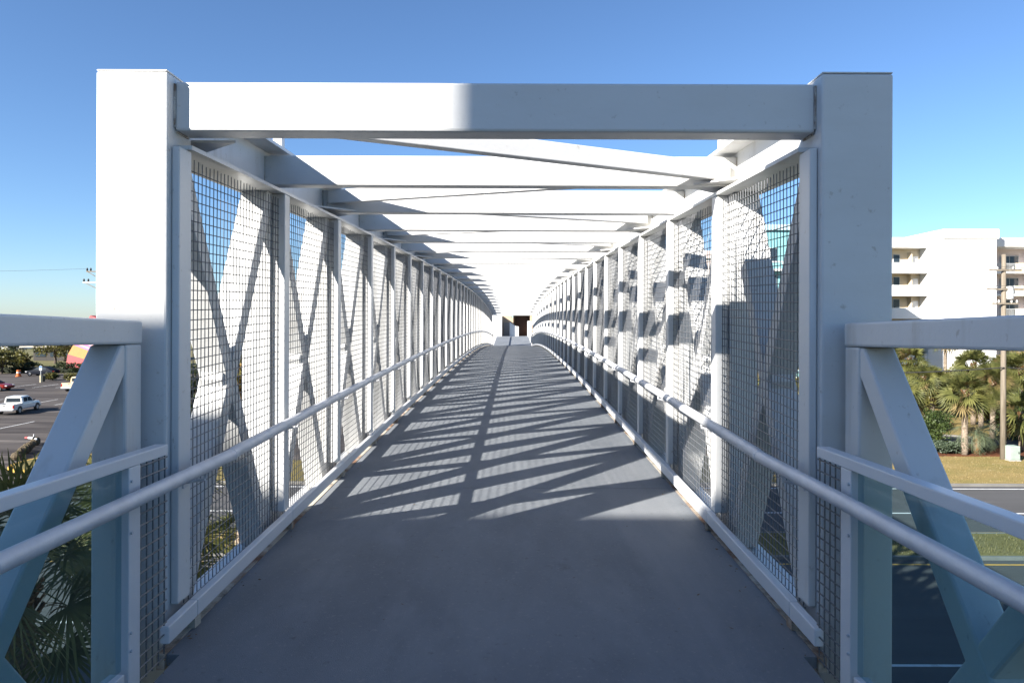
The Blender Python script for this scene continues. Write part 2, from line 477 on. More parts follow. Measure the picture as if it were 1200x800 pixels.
# ------------------------------------------------------------------ NEAR LANDING
land = thing('approach_landing', 'sloping near landing of the footbridge with low white side trusses', 'landing', (0, 0, H + zl(0) * S))
mb = MB()
mb.hexa([(-1.5, -5.0, zl(-5) - 0.15), (1.5, -5.0, zl(-5) - 0.15), (1.5, YB - .004, zl(YB) - 0.15), (-1.5, YB - .004, zl(YB) - 0.15),
         (-1.5, -5.0, zl(-5)), (1.5, -5.0, zl(-5)), (1.5, YB - .004, zl(YB)), (-1.5, YB - .004, zl(YB))])
part(mb, 'deck_slab', DECK, 0, land)
for s in (-1, 1):
    x0, x1 = s * 1.555, s * 1.71
    def zt(y): return 0.006 + 0.022 * (2.96 - y)
    mb = MB(); xs = sorted((x0, x1))
    ya, yb = -4.9, 3.03
    mb.hexa([(xs[0], ya, zt(ya) - .105), (xs[1], ya, zt(ya) - .105), (xs[1], yb, zt(yb) - .105), (xs[0], yb, zt(yb) - .105),
             (xs[0], ya, zt(ya)), (xs[1], ya, zt(ya)), (xs[1], yb, zt(yb)), (xs[0], yb, zt(yb))])
    part(mb, 'top_chord', WHITE, 0.012, land)
    mb = MB()
    mb.hexa([(xs[0], ya, zl(ya) - .55), (xs[1], ya, zl(ya) - .55), (xs[1], yb, zl(yb) - .55), (xs[0], yb, zl(yb) - .55),
             (xs[0], ya, zl(ya) - .42), (xs[1], ya, zl(ya) - .42), (xs[1], yb, zl(yb) - .42), (xs[0], yb, zl(yb) - .42)])
    part(mb, 'bottom_chord', WHITE, 0.012, land)
    pan = [2.965, 1.38, -0.20, -1.78, -3.36, -4.84]
    for y in pan:
        mb = MB(); mb.box(x0 + s * .003, x1 - s * .003, y - 0.063, y + 0.063, zl(y) - .42, zt(y) - .1055)
        part(mb, 'post', WHITE, 0.012, land)
    for a, b in zip(pan[1:], pan[:-1]):
        xm = s * 1.632; w, th = 0.135, 0.100
        for i, (p, q) in enumerate((((xm, a + .20, zl(a) - .42), (xm, b - .022, zt(b) - .106)), ((xm, a + .022, zt(a) - .106), (xm, b - .20, zl(b) - .42)))):
            p, q = Vector(p), Vector(q); d = (q - p).normalized(); h = th / abs(d.z) / 2
            ww = w - 0.006 * i
            mb = MB()
            mb.hexa([(p.x - ww / 2, p.y - h, p.z), (p.x + ww / 2, p.y - h, p.z), (p.x + ww / 2, p.y + h, p.z), (p.x - ww / 2, p.y + h, p.z),
                     (q.x - ww / 2, q.y - h, q.z), (q.x + ww / 2, q.y - h, q.z), (q.x + ww / 2, q.y + h, q.z), (q.x - ww / 2, q.y + h, q.z)])
            part(mb, 'diagonal', WHITE, 0.012, land)
# glass guardrails
for s, lab in ((-1, 'glass guardrail on the near landing, on the parking lot side above the fan palm'),
               (1, 'glass guardrail on the near landing, on the lawn and apartment block side')):
    g = thing('glass_guardrail', lab, 'guardrail', (s * 1.42 * S, 2.9 * S, H + zl(2.9) * S), 0, 'glass guardrails on the landing')
    def zg(y): return -0.528 + 0.0162 * (2.94 - y)
    xs = sorted((s * 1.398, s * 1.456)); ya, yb = -3.4, 2.945
    mb = MB()
    mb.hexa([(xs[0], ya, zg(ya) - .045), (xs[1], ya, zg(ya) - .045), (xs[1], yb, zg(yb) - .045), (xs[0], yb, zg(yb) - .045),
             (xs[0], ya, zg(ya)), (xs[1], ya, zg(ya)), (xs[1], yb, zg(yb)), (xs[0], yb, zg(yb))])
    part(mb, 'top_rail', RAILW, 0.005, g)
    mb = MB()
    ybb = 2.62
    mb.hexa([(xs[0], ya, zl(ya) + .06), (xs[1], ya, zl(ya) + .06), (xs[1], ybb, zl(ybb) + .06), (xs[0], ybb, zl(ybb) + .06),
             (xs[0], ya, zl(ya) + .11), (xs[1], ya, zl(ya) + .11), (xs[1], ybb, zl(ybb) + .11), (xs[0], ybb, zl(ybb) + .11)])
    part(mb, 'bottom_rail', RAILW, 0.004, g)
    for y in (2.69, 1.05, -0.6, -2.2):
        mb = MB(); mb.box(s * 1.400, s * 1.454, y - .042, y + .042, zl(y) + (.112 if y < 2 else .0), zg(y) - .0455)
        po = part(mb, 'post', RAILW, 0.004, g)
        mb = MB()
        for zz in (zg(y) - .1, zg(y) - .30, zl(y) + .18, zl(y) + .25):
            mb.tube([(s * 1.392, y - .028, zz), (s * 1.402, y - .028, zz)], 0.006, 8)
        part(mb, 'bolt_row', ALU, 0, po)
    for a, b in ((1.10, 2.64), (-0.55, 1.0), (-2.15, -0.65)):
        mb = MB()
        mb.hexa([(s * 1.424, a, zl(a) + .111), (s * 1.432, a, zl(a) + .111), (s * 1.432, b, zl(b) + .111), (s * 1.424, b, zl(b) + .111),
                 (s * 1.424, a, zg(a) - .046), (s * 1.432, a, zg(a) - .046), (s * 1.432, b, zg(b) - .046), (s * 1.424, b, zg(b) - .046)])
        part(mb, 'glass_pane', GLASS, 0, g)
    mb = MB(); r = 0.0034; a, b = 2.732, 2.948
    y = a + 0.02
    while y < b:
        mb.tube([(s * 1.412, y, zl(y) + .012), (s * 1.412, y, zg(y) - .047)], r, 5); y += 0.0475
    z = zl(2.9) + .03
    while z < zg(2.9) - .05:
        mb.tube([(s * 1.407, a - .01, z), (s * 1.407, b + .004, z)], r, 5); z += 0.0475
    part(mb, 'wire_infill', WIRE, 0, g)

# ------------------------------------------------------------------ FAR LANDING and stair building
FB = YE + 0.06
STUC = mat('white_stucco', (0.78, 0.76, 0.72), 0.9, 0, 0.06, 0.5, 0.3, 20)
TAN = mat('tan_stucco', (0.52, 0.38, 0.26), 0.9, 0, 0.1, 0.6, 0.3, 20)
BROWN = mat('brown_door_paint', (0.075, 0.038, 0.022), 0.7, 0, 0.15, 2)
fl = thing('far_landing', 'far landing ramp beyond the crest of the bridge with plain white rails', 'landing', (0, FB * S, H + zd(YE) * S))
z0, z1 = zd(FB) - .004, -1.235
ya, yb = FB, 58.6
mb = MB(); mb.hexa([(-1.45, ya, z0 - .2), (1.45, ya, z0 - .2), (1.45, yb, z1 - .2), (-1.45, yb, z1 - .2), (-1.45, ya, z0), (1.45, ya, z0), (1.45, yb, z1), (-1.45, yb, z1)])
part(mb, 'deck_slab', DECK, 0, fl)
mb = MB(); mb.box(-1.45, 1.45, yb, 64, z1 - .2, z1); part(mb, 'platform', DECK, 0, fl)
for s in (-1, 1):
    mb = MB(); mb.bar((s * 1.4, ya + .3, z0 + .86), (s * 1.4, yb, z1 + .9), 0.06, 0.06)
    for i in range(9):
        t = i / 8; y = ya + .3 + (yb - ya - .33) * t; z = z0 + (z1 - z0) * (y - ya) / (yb - ya)
        mb.box(s * 1.375, s * 1.425, y - .025, y + .025, z, z + .86)
    part(mb, 'side_rail', WHITE, 0, fl)
ft = thing('stair_tower', 'tan and white stair tower at the far end of the footbridge beside a dark opening', 'building', (0, 62 * S, 0))
def bw(mb, name, m, par): return mb.build(name, m, par, bridge=True)
zb_ = -H / S
mb = MB(); mb.box(-2.2, -0.15, 64.0, 72, zb_, 0.62); mb.box(-0.15, 0.05, 64.0, 72, zb_, 0.45); mb.box(1.62, 4.6, 64.0, 72, zb_, 0.9); mb.box(0.05, 1.62, 65.5, 72, zb_, 0.85)
bw(mb, 'wall', TAN, ft)
mb = MB(); mb.box(-2.75, -0.98, 61.6, 63.9, zb_, 0.66); bw(mb, 'stair_wall', STUC, ft)
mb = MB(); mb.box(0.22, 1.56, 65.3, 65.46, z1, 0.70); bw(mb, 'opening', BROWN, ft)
mb = MB(); mb.box(-0.85, -0.30, 63.85, 63.96, z1, 0.0); bw(mb, 'door', mat('grey_door', (0.35, 0.30, 0.26), 0.6), ft)
mb = MB(); mb.prism([(-0.28, z1), (0.55, z1), (0.55, -0.35), (0.30, -0.33), (-0.28, 0.05)], 'y', 62.6, 62.75); bw(mb, 'stair_parapet', STUC, ft)
mb = MB(); mb.box(1.32, 1.66, 61.2, 61.5, z1, 0.15); bw(mb, 'gate_pier', STUC, ft)
mb = MB(); mb.box(-3.0, 4.9, 63.7, 72.3, 0.905, 1.12); bw(mb, 'roof', STUC, ft)

# ------------------------------------------------------------------ SETTING
ASPH = layered('road_asphalt', (0.085, 0.083, 0.082), 0.9, [
    ((0.055, 0.054, 0.053), (0.05, 0.6, 1), 0.42, 0.7, 0.7),
    ((0.13, 0.125, 0.12), (0.3, 1.2, 1), 0.55, 0.8, 0.6),
    ((0.03, 0.03, 0.03), (2, 2, 2), 0.68, 0.75, 0.5)], bump=0.4, bscale=25, spec=0.2)
LOT = layered('parking_asphalt', (0.078, 0.068, 0.062), 0.95, [
    ((0.040, 0.034, 0.032), (0.07, 0.55, 1), 0.45, 0.6, 0.9),
    ((0.155, 0.135, 0.12), (0.08, 0.8, 1), 0.54, 0.68, 0.8),
    ((0.04, 0.036, 0.034), (0.3, 1.5, 1), 0.60, 0.72, 0.6)], bump=0.3, bscale=10, spec=0.15)
GRASS = layered('dry_lawn', (0.25, 0.185, 0.072), 1.0, [
    ((0.17, 0.155, 0.05), (0.25, 0.4, 1), 0.45, 0.7, 0.8),
    ((0.33, 0.25, 0.12), (0.7, 1.6, 1), 0.52, 0.75, 0.7),
    ((0.10, 0.09, 0.035), (6, 6, 6), 0.55, 0.75, 0.5)], bump=0.8, bscale=12, spec=0.1)
GGRASS = layered('green_verge', (0.165, 0.135, 0.055), 1.0, [
    ((0.20, 0.16, 0.06), (0.5, 0.7, 1), 0.45, 0.7, 0.8),
    ((0.08, 0.08, 0.03), (3, 3, 3), 0.5, 0.75, 0.7)], bump=0.8, bscale=12, spec=0.1)
SOIL = layered('far_ground', (0.16, 0.14, 0.075), 1.0, [
    ((0.09, 0.10, 0.04), (0.02, 0.03, 1), 0.45, 0.6, 0.9),
    ((0.24, 0.20, 0.13), (0.05, 0.09, 1), 0.55, 0.7, 0.7)], bump=0, spec=0.1)
MULCH = layered('red_mulch', (0.13, 0.05, 0.025), 1.0, [((0.05, 0.025, 0.015), (4, 4, 4), 0.45, 0.65, 0.8), ((0.25, 0.12, 0.07), (9, 9, 9), 0.6, 0.75, 0.8)], bump=0.8, bscale=20, spec=0.1)
KERB = mat('kerb_concrete', (0.19, 0.18, 0.16), 0.95, 0, 0.15, 1.0, 0.3, 20)
YKERB = mat('yellow_kerb_paint', (0.55, 0.33, 0.05), 0.8, 0, 0.2, 2)
LINEW = layered('white_road_paint', (0.62, 0.62, 0.60), 0.8, [((0.16, 0.155, 0.15), (3, 3, 3), 0.55, 0.72, 0.9)], bump=0)
LINEY = layered('yellow_road_paint', (0.55, 0.30, 0.05), 0.8, [((0.15, 0.13, 0.09), (3, 3, 3), 0.58, 0.72, 0.9)], bump=0)

def sheet(name, x0, x1, y0, y1, z, m):
    mb = MB(); mb.add([(x0, y0, z), (x1, y0, z), (x1, y1, z), (x0, y1, z)], [(0, 1, 2, 3)])
    return mb
sheet('g', -3000, 3000, -400, 5000, -0.012, SOIL).build('ground', SOIL)['kind'] = 'structure'
struct(sheet('', -400, 400, 6.5, 24.9, 0.0, 0).build('road', ASPH))
struct(sheet('', -400, 400, 27.9, 36.2, 0.0, 0).build('road_far_lanes', ASPH)).name = 'road'
mb = MB()
def line(x0, x1, y0, y1, z=0.006): mb.add([(x0, y0, z), (x1, y0, z), (x1, y1, z), (x0, y1, z)], [(0, 1, 2, 3)])
line(-3, 300, 17.15, 17.27); line(-300, -3, 19.45, 19.6)
line(-300, 300, 35.6, 35.75); line(-300, 300, 31.0, 31.14)
struct(mb.build('road_markings', LINEW))
mb = MB(); line(-300, 300, 24.38, 24.5); line(-300, 300, 28.15, 28.27)
struct(mb.build('road_markings', LINEY))
mb = MB(); mb.box(-400, 400, 24.9, 25.08, -.02, 0.12); mb.box(-400, 400, 27.72, 27.9, -.02, 0.12)
mb.box(-24, 400, 36.2, 36.4, -.02, 0.13); mb.box(-400, 400, 6.3, 6.5, -.02, 0.12)
struct(mb.build('kerb', KERB, bevel=0.02))
mb = MB(); mb.box(-400, 400, 25.08, 27.72, -.02, 0.115); struct(mb.build('median', GGRASS))
mb = MB(); mb.box(8, 400, 36.4, 43.9, -.02, 0.11); struct(mb.build('lawn', GRASS))
mb = MB(); mb.box(8, 120, 43.9, 47.0, -.02, 0.14); struct(mb.build('mulch_bed', MULCH))
mb = MB(); mb.box(8, 160, 47.0, 90, -.02, 0.10); struct(mb.build('lawn', GRASS)).name = 'lawn'
# left: verge, parking lot, island
mb = MB(); mb.box(-24, 8, 36.4, 42.0, -.02, 0.11); struct(mb.build('verge', GGRASS))
struct(sheet('', -130, 6, 36.2, 112, 0.001, 0).build('parking_lot', LOT))
mb = MB()
for k in range(16):
    x = -86 + k * 3.0
    mb.add([(x, 70, .007), (x + .12, 70, .007), (x + .12, 75, .007), (x, 75, .007)], [(0, 1, 2, 3)])
    mb.add([(x, 88, .007), (x + .12, 88, .007), (x + .12, 93, .007), (x, 93, .007)], [(0, 1, 2, 3)])
    mb.add([(x, 54, .007), (x + .12, 54, .007), (x + .12, 58.5, .007), (x, 58.5, .007)], [(0, 1, 2, 3)])
struct(mb.build('parking_markings', LINEW))
# island with rounded yellow kerb
def rounded(cx0, cx1, cy0, cy1, r, n=8):
    pts = []
    for (cx, cy, a0) in ((cx1 - r, cy0 + r, -PI / 2), (cx1 - r, cy1 - r, 0), (cx0 + r, cy1 - r, PI / 2), (cx0 + r, cy0 + r, PI)):
        for i in range(n + 1):
            a = a0 + PI / 2 * i / n
            pts.append((cx + r * math.cos(a), cy + r * math.sin(a)))
    return pts
isl = rounded(-29.6, -20, 38.6, 43.6, 2.2)
mb = MB(); mb.prism(isl, 'z', -.02, 0.15); struct(mb.build('kerb', YKERB, bevel=0.02))
mb = MB(); mb.prism(rounded(-29.35, -20.2, 38.85, 43.35, 2.0), 'z', 0.10, 0.158); struct(mb.build('verge', GGRASS))
# driveway on the right
mb = MB()
cl = [(33, 62), (31.5, 57), (30.6, 53.5), (31, 51.2), (34, 49.6), (40, 49.2), (60, 49)]
hw = [2.6, 2.6, 2.4, 2.0, 1.6, 1.6, 1.6]
vs, ks = [], []
for i, (x, y) in enumerate(cl):
    a = Vector(cl[max(i - 1, 0)]); b = Vector(cl[min(i + 1, len(cl) - 1)]); d = (b - a).normalized(); n = Vector((-d.y, d.x))
    vs += [(x + n.x * hw[i], y + n.y * hw[i], 0.112), (x - n.x * hw[i], y - n.y * hw[i], 0.112)]
mb.add(vs, [(2 * i, 2 * i + 1, 2 * i + 3, 2 * i + 2) for i in range(len(cl) - 1)])
struct(mb.build('driveway', ASPH))
for s_ in (0, 1):
    mb = MB()
    for i in range(len(cl) - 1):
        p, q = Vector(vs[2 * i + s_]), Vector(vs[2 * i + 2 + s_])
        mb.bar(p + Vector((0, 0, .03)), q + Vector((0, 0, .03)), 0.22, 0.13, Vector((-(q - p).y, (q - p).x, 0)))
    struct(mb.build('kerb', KERB))

# ------------------------------------------------------------------ VEGETATION
FAN = leafmat('fan_leaf', (0.045, 0.058, 0.018), (0.19, 0.185, 0.055), 1.2, 0.3)
FANDRY = leafmat('dry_fan_leaf', (0.13, 0.09, 0.035), (0.25, 0.19, 0.08), 2, 0.25, 0.8)
FEATHER = leafmat('feather_leaf', (0.075, 0.10, 0.06), (0.16, 0.19, 0.10), 1.2, 0.25)
BARK = layered('palm_bark', (0.26, 0.21, 0.16), 0.95, [((0.10, 0.075, 0.05), (5, 5, 9), 0.42, 0.62, 0.8), ((0.40, 0.35, 0.28), (7, 7, 4), 0.6, 0.75, 0.7)], bump=1.0, bscale=18, spec=0.1)
BOOT = layered('palm_boots', (0.24, 0.13, 0.06), 0.95, [((0.08, 0.045, 0.025), (7, 7, 9), 0.42, 0.62, 0.8)], bump=1.0, bscale=30, spec=0.1)
LEAFA = leafmat('shrub_leaf', (0.025, 0.045, 0.012), (0.085, 0.115, 0.03), 2.0, 0.2)
LEAFB = leafmat('olive_leaf', (0.055, 0.06, 0.014), (0.19, 0.165, 0.045), 1.0, 0.3)
LEAFC = leafmat('grey_shrub_leaf', (0.04, 0.06, 0.035), (0.10, 0.13, 0.075), 2.0, 0.2)
LEAFD = leafmat('autumn_leaf', (0.10, 0.06, 0.015), (0.30, 0.17, 0.03), 2.0, 0.3)
LEAFE = leafmat('dark_leaf', (0.012, 0.022, 0.008), (0.045, 0.06, 0.018), 0.6, 0.2)
TRUNK = mat('tree_bark', (0.10, 0.075, 0.055), 0.95, 0, 0.25, 6, 0.8, 20)

def fan_leaf(mb, rg, base, az, el, L, blade, nseg, cuts, m, fat=.85):
    """palmate leaf: petiole from base in direction (az, el), then a folded fan of narrow segments"""
    d = Vector((math.cos(az) * math.cos(el), math.sin(az) * math.cos(el), math.sin(el)))
    side = Vector((-math.sin(az), math.cos(az), 0)); up = side.cross(d) * -1
    if up.z < 0: up = -up
    p0 = Vector(base); droop = 0.12 * L + (0.15 * L if el < 0.5 else 0)
    p1 = p0 + d * L * 0.55 + Vector((0, 0, -droop * .25)); p2 = p0 + d * L + Vector((0, 0, -droop))
    w = 0.018
    mb.add([p0 - side * w, p0 + side * w, p1 + side * w * .8, p1 - side * w * .8, p2 + side * w * .6, p2 - side * w * .6], [(0, 1, 2, 3), (3, 2, 4, 5)], m)
    d2 = (p2 - p1).normalized(); up2 = side.cross(d2) * -1
    if up2.z < 0: up2 = -up2
    tw = rg.uniform(-1.25, 1.25)
    side2 = side * math.cos(tw) + up2 * math.sin(tw); up3 = up2 * math.cos(tw) - side * math.sin(tw)
    for i in range(nseg):
        t = (i + .5) / nseg * 2 - 1
        a = t * 2.0
        ln = blade * (1 - 0.35 * t * t) * rg.uniform(.88, 1.06)
        u = (d2 * math.cos(a) + side2 * math.sin(a)).normalized()
        u = (u + up3 * 0.22 * abs(math.sin(a))).normalized()
        wd = blade * 2.0 / nseg * fat
        n = (up3.cross(u)).normalized()
        q = p2; prev = (q - n * wd * .08, q + n * wd * .08)
        dz = rg.uniform(.15, .42)
        for c in range(1, cuts + 1):
            f = c / cuts
            q = p2 + u * ln * f + Vector((0, 0, -dz * ln * f ** 2.2)) + up3 * (0.02 if i % 2 else -0.02) * (1 - f)
            ww = wd * (1 - f) ** .5 * (0.62 if f < .6 else .55) + 0.002
            if c == cuts: ww = 0.002
            cur = (q - n * ww, q + n * ww)
            mb.add([prev[0], prev[1], cur[1], cur[0]], [(0, 1, 2, 3)], m)
            prev = cur

def fan_palm(name, label, loc, h, seed, leaves=34, L=0.75, blade=0.8, nseg=16, cuts=2, lean=(0, 0), tr=0.17, group=None, boots=True, dry=0.22, fat=.85):
    rg = random.Random(seed)
    t = thing(name, label, 'palm tree', loc, 0, group)
    mb = MB(); n = 9; pts = []; rs = []
    for i in range(n + 1):
        f = i / n
        pts.append((lean[0] * f * f, lean[1] * f * f, h * f)); rs.append(tr * (1.25 - .3 * f) * rg.uniform(.93, 1.08) if f < .97 else tr * .9)
    mb.tube(pts, rs, 10)
    mb.build('trunk', BARK, t, local=True, smooth=True)
    top = Vector((lean[0], lean[1], h))
    if boots:
        mb = MB()
        for i in range(42):
            a = i * 2.4; zz = h - 0.05 - 0.8 * (i / 42)
            f = zz / h
            c = Vector((lean[0] * f * f, lean[1] * f * f, zz))
            o = Vector((math.cos(a), math.sin(a), 0))
            mb.bar(c + o * tr * .8, c + o * (tr * 1.5) + Vector((0, 0, .17 * rg.uniform(.7, 1.3))), .09, .025, Vector((-o.y, o.x, 0)))
        mb.build('boot_scales', BOOT, t, local=True)
    mb = MB(); mb.open = True
    for i in range(leaves):
        f = (i + .5) / leaves
        el = R(84 - 122 * f + rg.uniform(-12, 12))
        az = i * 2.39996 + rg.uniform(-.25, .25)
        m = 1 if (f > .84 and rg.random() < .5) or rg.random() < dry * .25 else 0
        fan_leaf(mb, rg, top + Vector((math.cos(az) * .06, math.sin(az) * .06, -.35 * f)), az, el, L * rg.uniform(.85, 1.15), blade * rg.uniform(.85, 1.1), nseg, cuts, m, fat)
    mb.build('crown', [FAN, FANDRY], t, local=True)
    return t

def feather_palm(name, label, loc, h, seed, fronds=34, L=1.9, group=None, m=None, tr=.22):
    rg = random.Random(seed)
    t = thing(name, label, 'palm tree', loc, 0, group)
    mb = MB(); mb.tube([(0, 0, 0), (0, 0, h * .5), (0, 0, h)], [tr * 1.2, tr * 1.1, tr], 10); mb.build('trunk', BOOT, t, local=True, smooth=True)
    mb = MB(); mb.open = True
    for i in range(fronds):
        f = (i + .5) / fronds; el = R(82 - 85 * f + rg.uniform(-8, 8)); az = i * 2.39996 + rg.uniform(-.2, .2)
        d = Vector((math.cos(az), math.sin(az), 0)); side = Vector((-d.y, d.x, 0)); LL = L * rg.uniform(.85, 1.12)
        prev = Vector((0, 0, h)); e = el; n = 10
        for k in range(n):
            step = LL / n
            dirv = d * math.cos(e) + Vector((0, 0, math.sin(e)))
            cur = prev + dirv * step; e -= R(11 + 5 * f)
            mb.add([prev - side * .012, prev + side * .012, cur + side * .01, cur - side * .01], [(0, 1, 2, 3)])
            if k > 1:
                ln = .42 * math.sin(PI * (k + .5) / (n + 1)) + .08
                for sg in (-1, 1):
                    for j in (0, .5):
                        b = prev.lerp(cur, j); o = (side * sg * .75 + dirv * .65 + Vector((0, 0, rg.uniform(-.35, .15)))).normalized()
                        wv = dirv * .016; tip = b + o * ln + Vector((0, 0, -.12 * ln))
                        mb.add([b - wv, b + wv, tip + wv * .3, tip - wv * .3], [(0, 1, 2, 3)])
            prev = cur
    mb.build('crown', m or FEATHER, t, local=True)
    return t

def leaf_cloud(mb, rg, c, rad, n, size, m=0, clumps=14, shell=.55, top_only=False):
    cs = []
    for _ in range(clumps):
        while True:
            p = Vector((rg.uniform(-1, 1), rg.uniform(-1, 1), rg.uniform(-1, 1)))
            if shell < p.length <= 1: break
        cs.append(p)
    for _ in range(n):
        k = rg.choice(cs)
        p = k * rg.uniform(.72, 1.02) + Vector((rg.gauss(0, .17), rg.gauss(0, .17), rg.gauss(0, .15)))
        q = Vector((c[0] + p.x * rad[0], c[1] + p.y * rad[1], c[2] + p.z * rad[2]))
        if q.z < 0.03: q.z = 0.03 + rg.random() * .1
        a = Vector((rg.gauss(0, 1), rg.gauss(0, 1), rg.gauss(0, .8))).normalized()
        b = a.cross(Vector((rg.gauss(0, 1), rg.gauss(0, 1), rg.gauss(0, 1)))).normalized()
        s = size * rg.uniform(.6, 1.35)
        mb.add([q - a * s, q + b * s * .5, q + a * s, q - b * s * .5], [(0, 1, 2, 3)], m)

def bush(name, label, cat, loc, rad, m, seed, n=1800, size=.09, group=None, clumps=26):
    rg = random.Random(seed)
    t = thing(name, label, cat, loc, 0, group)
    mb = MB()
    for i in range(5):
        a = i * 1.26; mb.tube([(0, 0, 0), (math.cos(a) * rad[0] * .3, math.sin(a) * rad[1] * .3, rad[2] * .8)], [.035, .015], 5)
    mb.build('stem', TRUNK, t, local=True)
    mb = MB(); mb.open = True
    leaf_cloud(mb, rg, (0, 0, rad[2] * .98), rad, n, size, 0, clumps, .7)
    leaf_cloud(mb, rg, (0, 0, rad[2] * .9), tuple(r * .8 for r in rad), n // 2, size * 1.5, 0, clumps, .3)
    mb.build('foliage', m, t, local=True)
    return t

def tree(name, label, loc, h, rad, m, seed, n=2600, size=.22, group=None, trunk_h=.4, clumps=26, m2=None):
    rg = random.Random(seed)
    t = thing(name, label, 'tree', loc, 0, group)
    mb = MB(); r0 = h * .022 + .05
    fork = h * trunk_h
    mb.tube([(0, 0, 0), (rg.uniform(-.1, .1), rg.uniform(-.1, .1), fork * .5), (rg.uniform(-.2, .2), rg.uniform(-.2, .2), fork), (0, 0, h * .8)], [r0 * 1.4, r0, r0 * .85, r0 * .25], 8)
    for i in range(7):
        a = i * 2.4; q = rg.uniform(.45, .8)
        mb.tube([(0, 0, fork * rg.uniform(.8, 1.2)), (math.cos(a) * rad[0] * .4, math.sin(a) * rad[1] * .4, h * q * .85), (math.cos(a) * rad[0] * .75, math.sin(a) * rad[1] * .75, h * q)], [r0 * .5, r0 * .32, r0 * .12], 6)
    mb.build('trunk', TRUNK, t, local=True)
    mb = MB(); mb.open = True
    leaf_cloud(mb, rg, (0, 0, h - rad[2]), rad, n, size, 0, clumps, .35)
    if m2: leaf_cloud(mb, rg, (0, 0, h - rad[2]), rad, n // 4, size, 1, 8, .5)
    mb.build('crown', [m, m2] if m2 else m, t, local=True)
    return t

def px(x, y):                               # ground point seen at photo pixel (x, y)
    d = H * 800 / (y - 378); return ((x - 602) * d / 800 + 0.099, d)
def pxd(x, d): return ((x - 602) * d / 800 + 0.099, d)

# near palms below the landing, left
GP = 'fan palms by the near landing'
fan_palm('fan_palm', 'big fan palm with brown booted trunk just below the left guardrail', (-6.35, 9.0, 0), 5.45, 11, leaves=38, L=.85, blade=.95, nseg=26, cuts=4, lean=(.1, -.3), tr=.2, group=GP, fat=.5)
fan_palm('fan_palm', 'darker fan palm behind the booted palm, seen beside the left pillar', (-6.3, 11.6, 0), 5.5, 12, leaves=38, L=.85, blade=.9, nseg=24, cuts=3, tr=.2, group=GP, fat=.5)
x, y = px(258, 655)
fan_palm('fan_palm', 'low palmetto clump on the grass median seen through the first left wire screen', (-10.2, 26.1, .1), 0.5, 13, leaves=36, L=.8, blade=.8, nseg=20, cuts=3, tr=.25, group=GP, boots=False)
fan_palm('fan_palm', 'short palmetto on the grass median farther from the bridge', (-14.8, 26.4, .1), 0.6, 14, leaves=32, L=.8, blade=.8, nseg=18, cuts=3, tr=.25, group=GP, boots=False)

# right-hand palms
GR = 'palms in front of the apartment block'
def palm_at(xp, d, zc, label, seed, sc=1.0, **k):
    X, Y = pxd(xp, d); return fan_palm('fan_palm', label, (X, Y, .1), zc, seed, group=GR, L=.80 * sc, blade=1.05 * sc, **k)
palm_at(1131, 44.4, 4.25, 'fan palm with pale trunk on the mulch edge, directly beside the grey green feather palm', 21, .90, leaves=58, dry=.35, nseg=18)
palm_at(1093, 63, 3.4, 'fan palm with short pale trunk standing behind the clipped round shrub', 22, .98, leaves=58, dry=.35, nseg=18)
palm_at(1066, 68, 5.1, 'fan palm with yellowish crown nearest to the white diagonal of the landing', 23, 1.1, leaves=58, dry=.35, nseg=18)
palm_at(1141, 58, 5.2, 'tall fan palm with its green crown against the white end wall', 24, 1.0, leaves=56)
palm_at(1164, 51, 4.3, 'fan palm with drooping olive crown just left of the wooden pole', 25, 1.0, leaves=58, dry=.35, nseg=185)
palm_at(1196, 56, 5.0, 'fan palm behind and right of the wooden pole', 26, 1.1, leaves=56)
palm_at(1108, 80, 7.2, 'slim tall palm standing close to the white end wall', 27, 1.1, leaves=30)
palm_at(1186, 75, 7.6, 'tall palm between the end wall and the balconies', 28, 1.2, leaves=34)
palm_at(1060, 52, 3.2, 'dark low fan palm behind the white landing diagonal', 29, 1.0, leaves=36)
palm_at(905, 60, 5.2, 'fan palm in front of the turquoise building seen through the right screen', 30, 1.3, leaves=36)
palm_at(1198, 46, 2.6, 'low fan palm beside the pale green utility cabinet', 31, 1.1, leaves=44)
X, Y = px(1151, 533)
feather_palm('feather_palm', 'grey green feather palm with arching fronds beside the pale palm trunk', (X, Y + .5, .14), 1.15, 5, group=GR)
X, Y = px(1172, 533)
feather_palm('feather_palm', 'small feather palm at the foot of the wooden pole', (X + .2, Y + 2.0, .14), .9, 6, fronds=28, L=1.6, group=GR)
GB = 'shrubs along the mulch bed'
X, Y = px(1090, 520)
bush('shrub', 'clipped round dark green shrub beside the driveway', 'shrub', (X, Y, .12), (1.25, 1.1, 1.1), LEAFA, 41, 3000, .07, GB)
X, Y = px(1088, 497)
bush('hedge', 'flat topped clipped green hedge behind the round shrub', 'hedge', (X, Y, .1), (1.9, 1.2, .65), LEAFA, 42, 3000, .07, GB)
X, Y = px(1112, 533)
bush('shrub', 'low grey green shrub at the front of the mulch', 'shrub', (X, Y + .6, .14), (1.2, .8, .45), LEAFC, 43, 2200, .06, GB)
X, Y = px(1052, 533)
bush('shrub', 'low shrub half hidden by the landing post', 'shrub', (X, Y + .6, .14), (.9, .8, .5), LEAFC, 44, 1800, .06, GB)
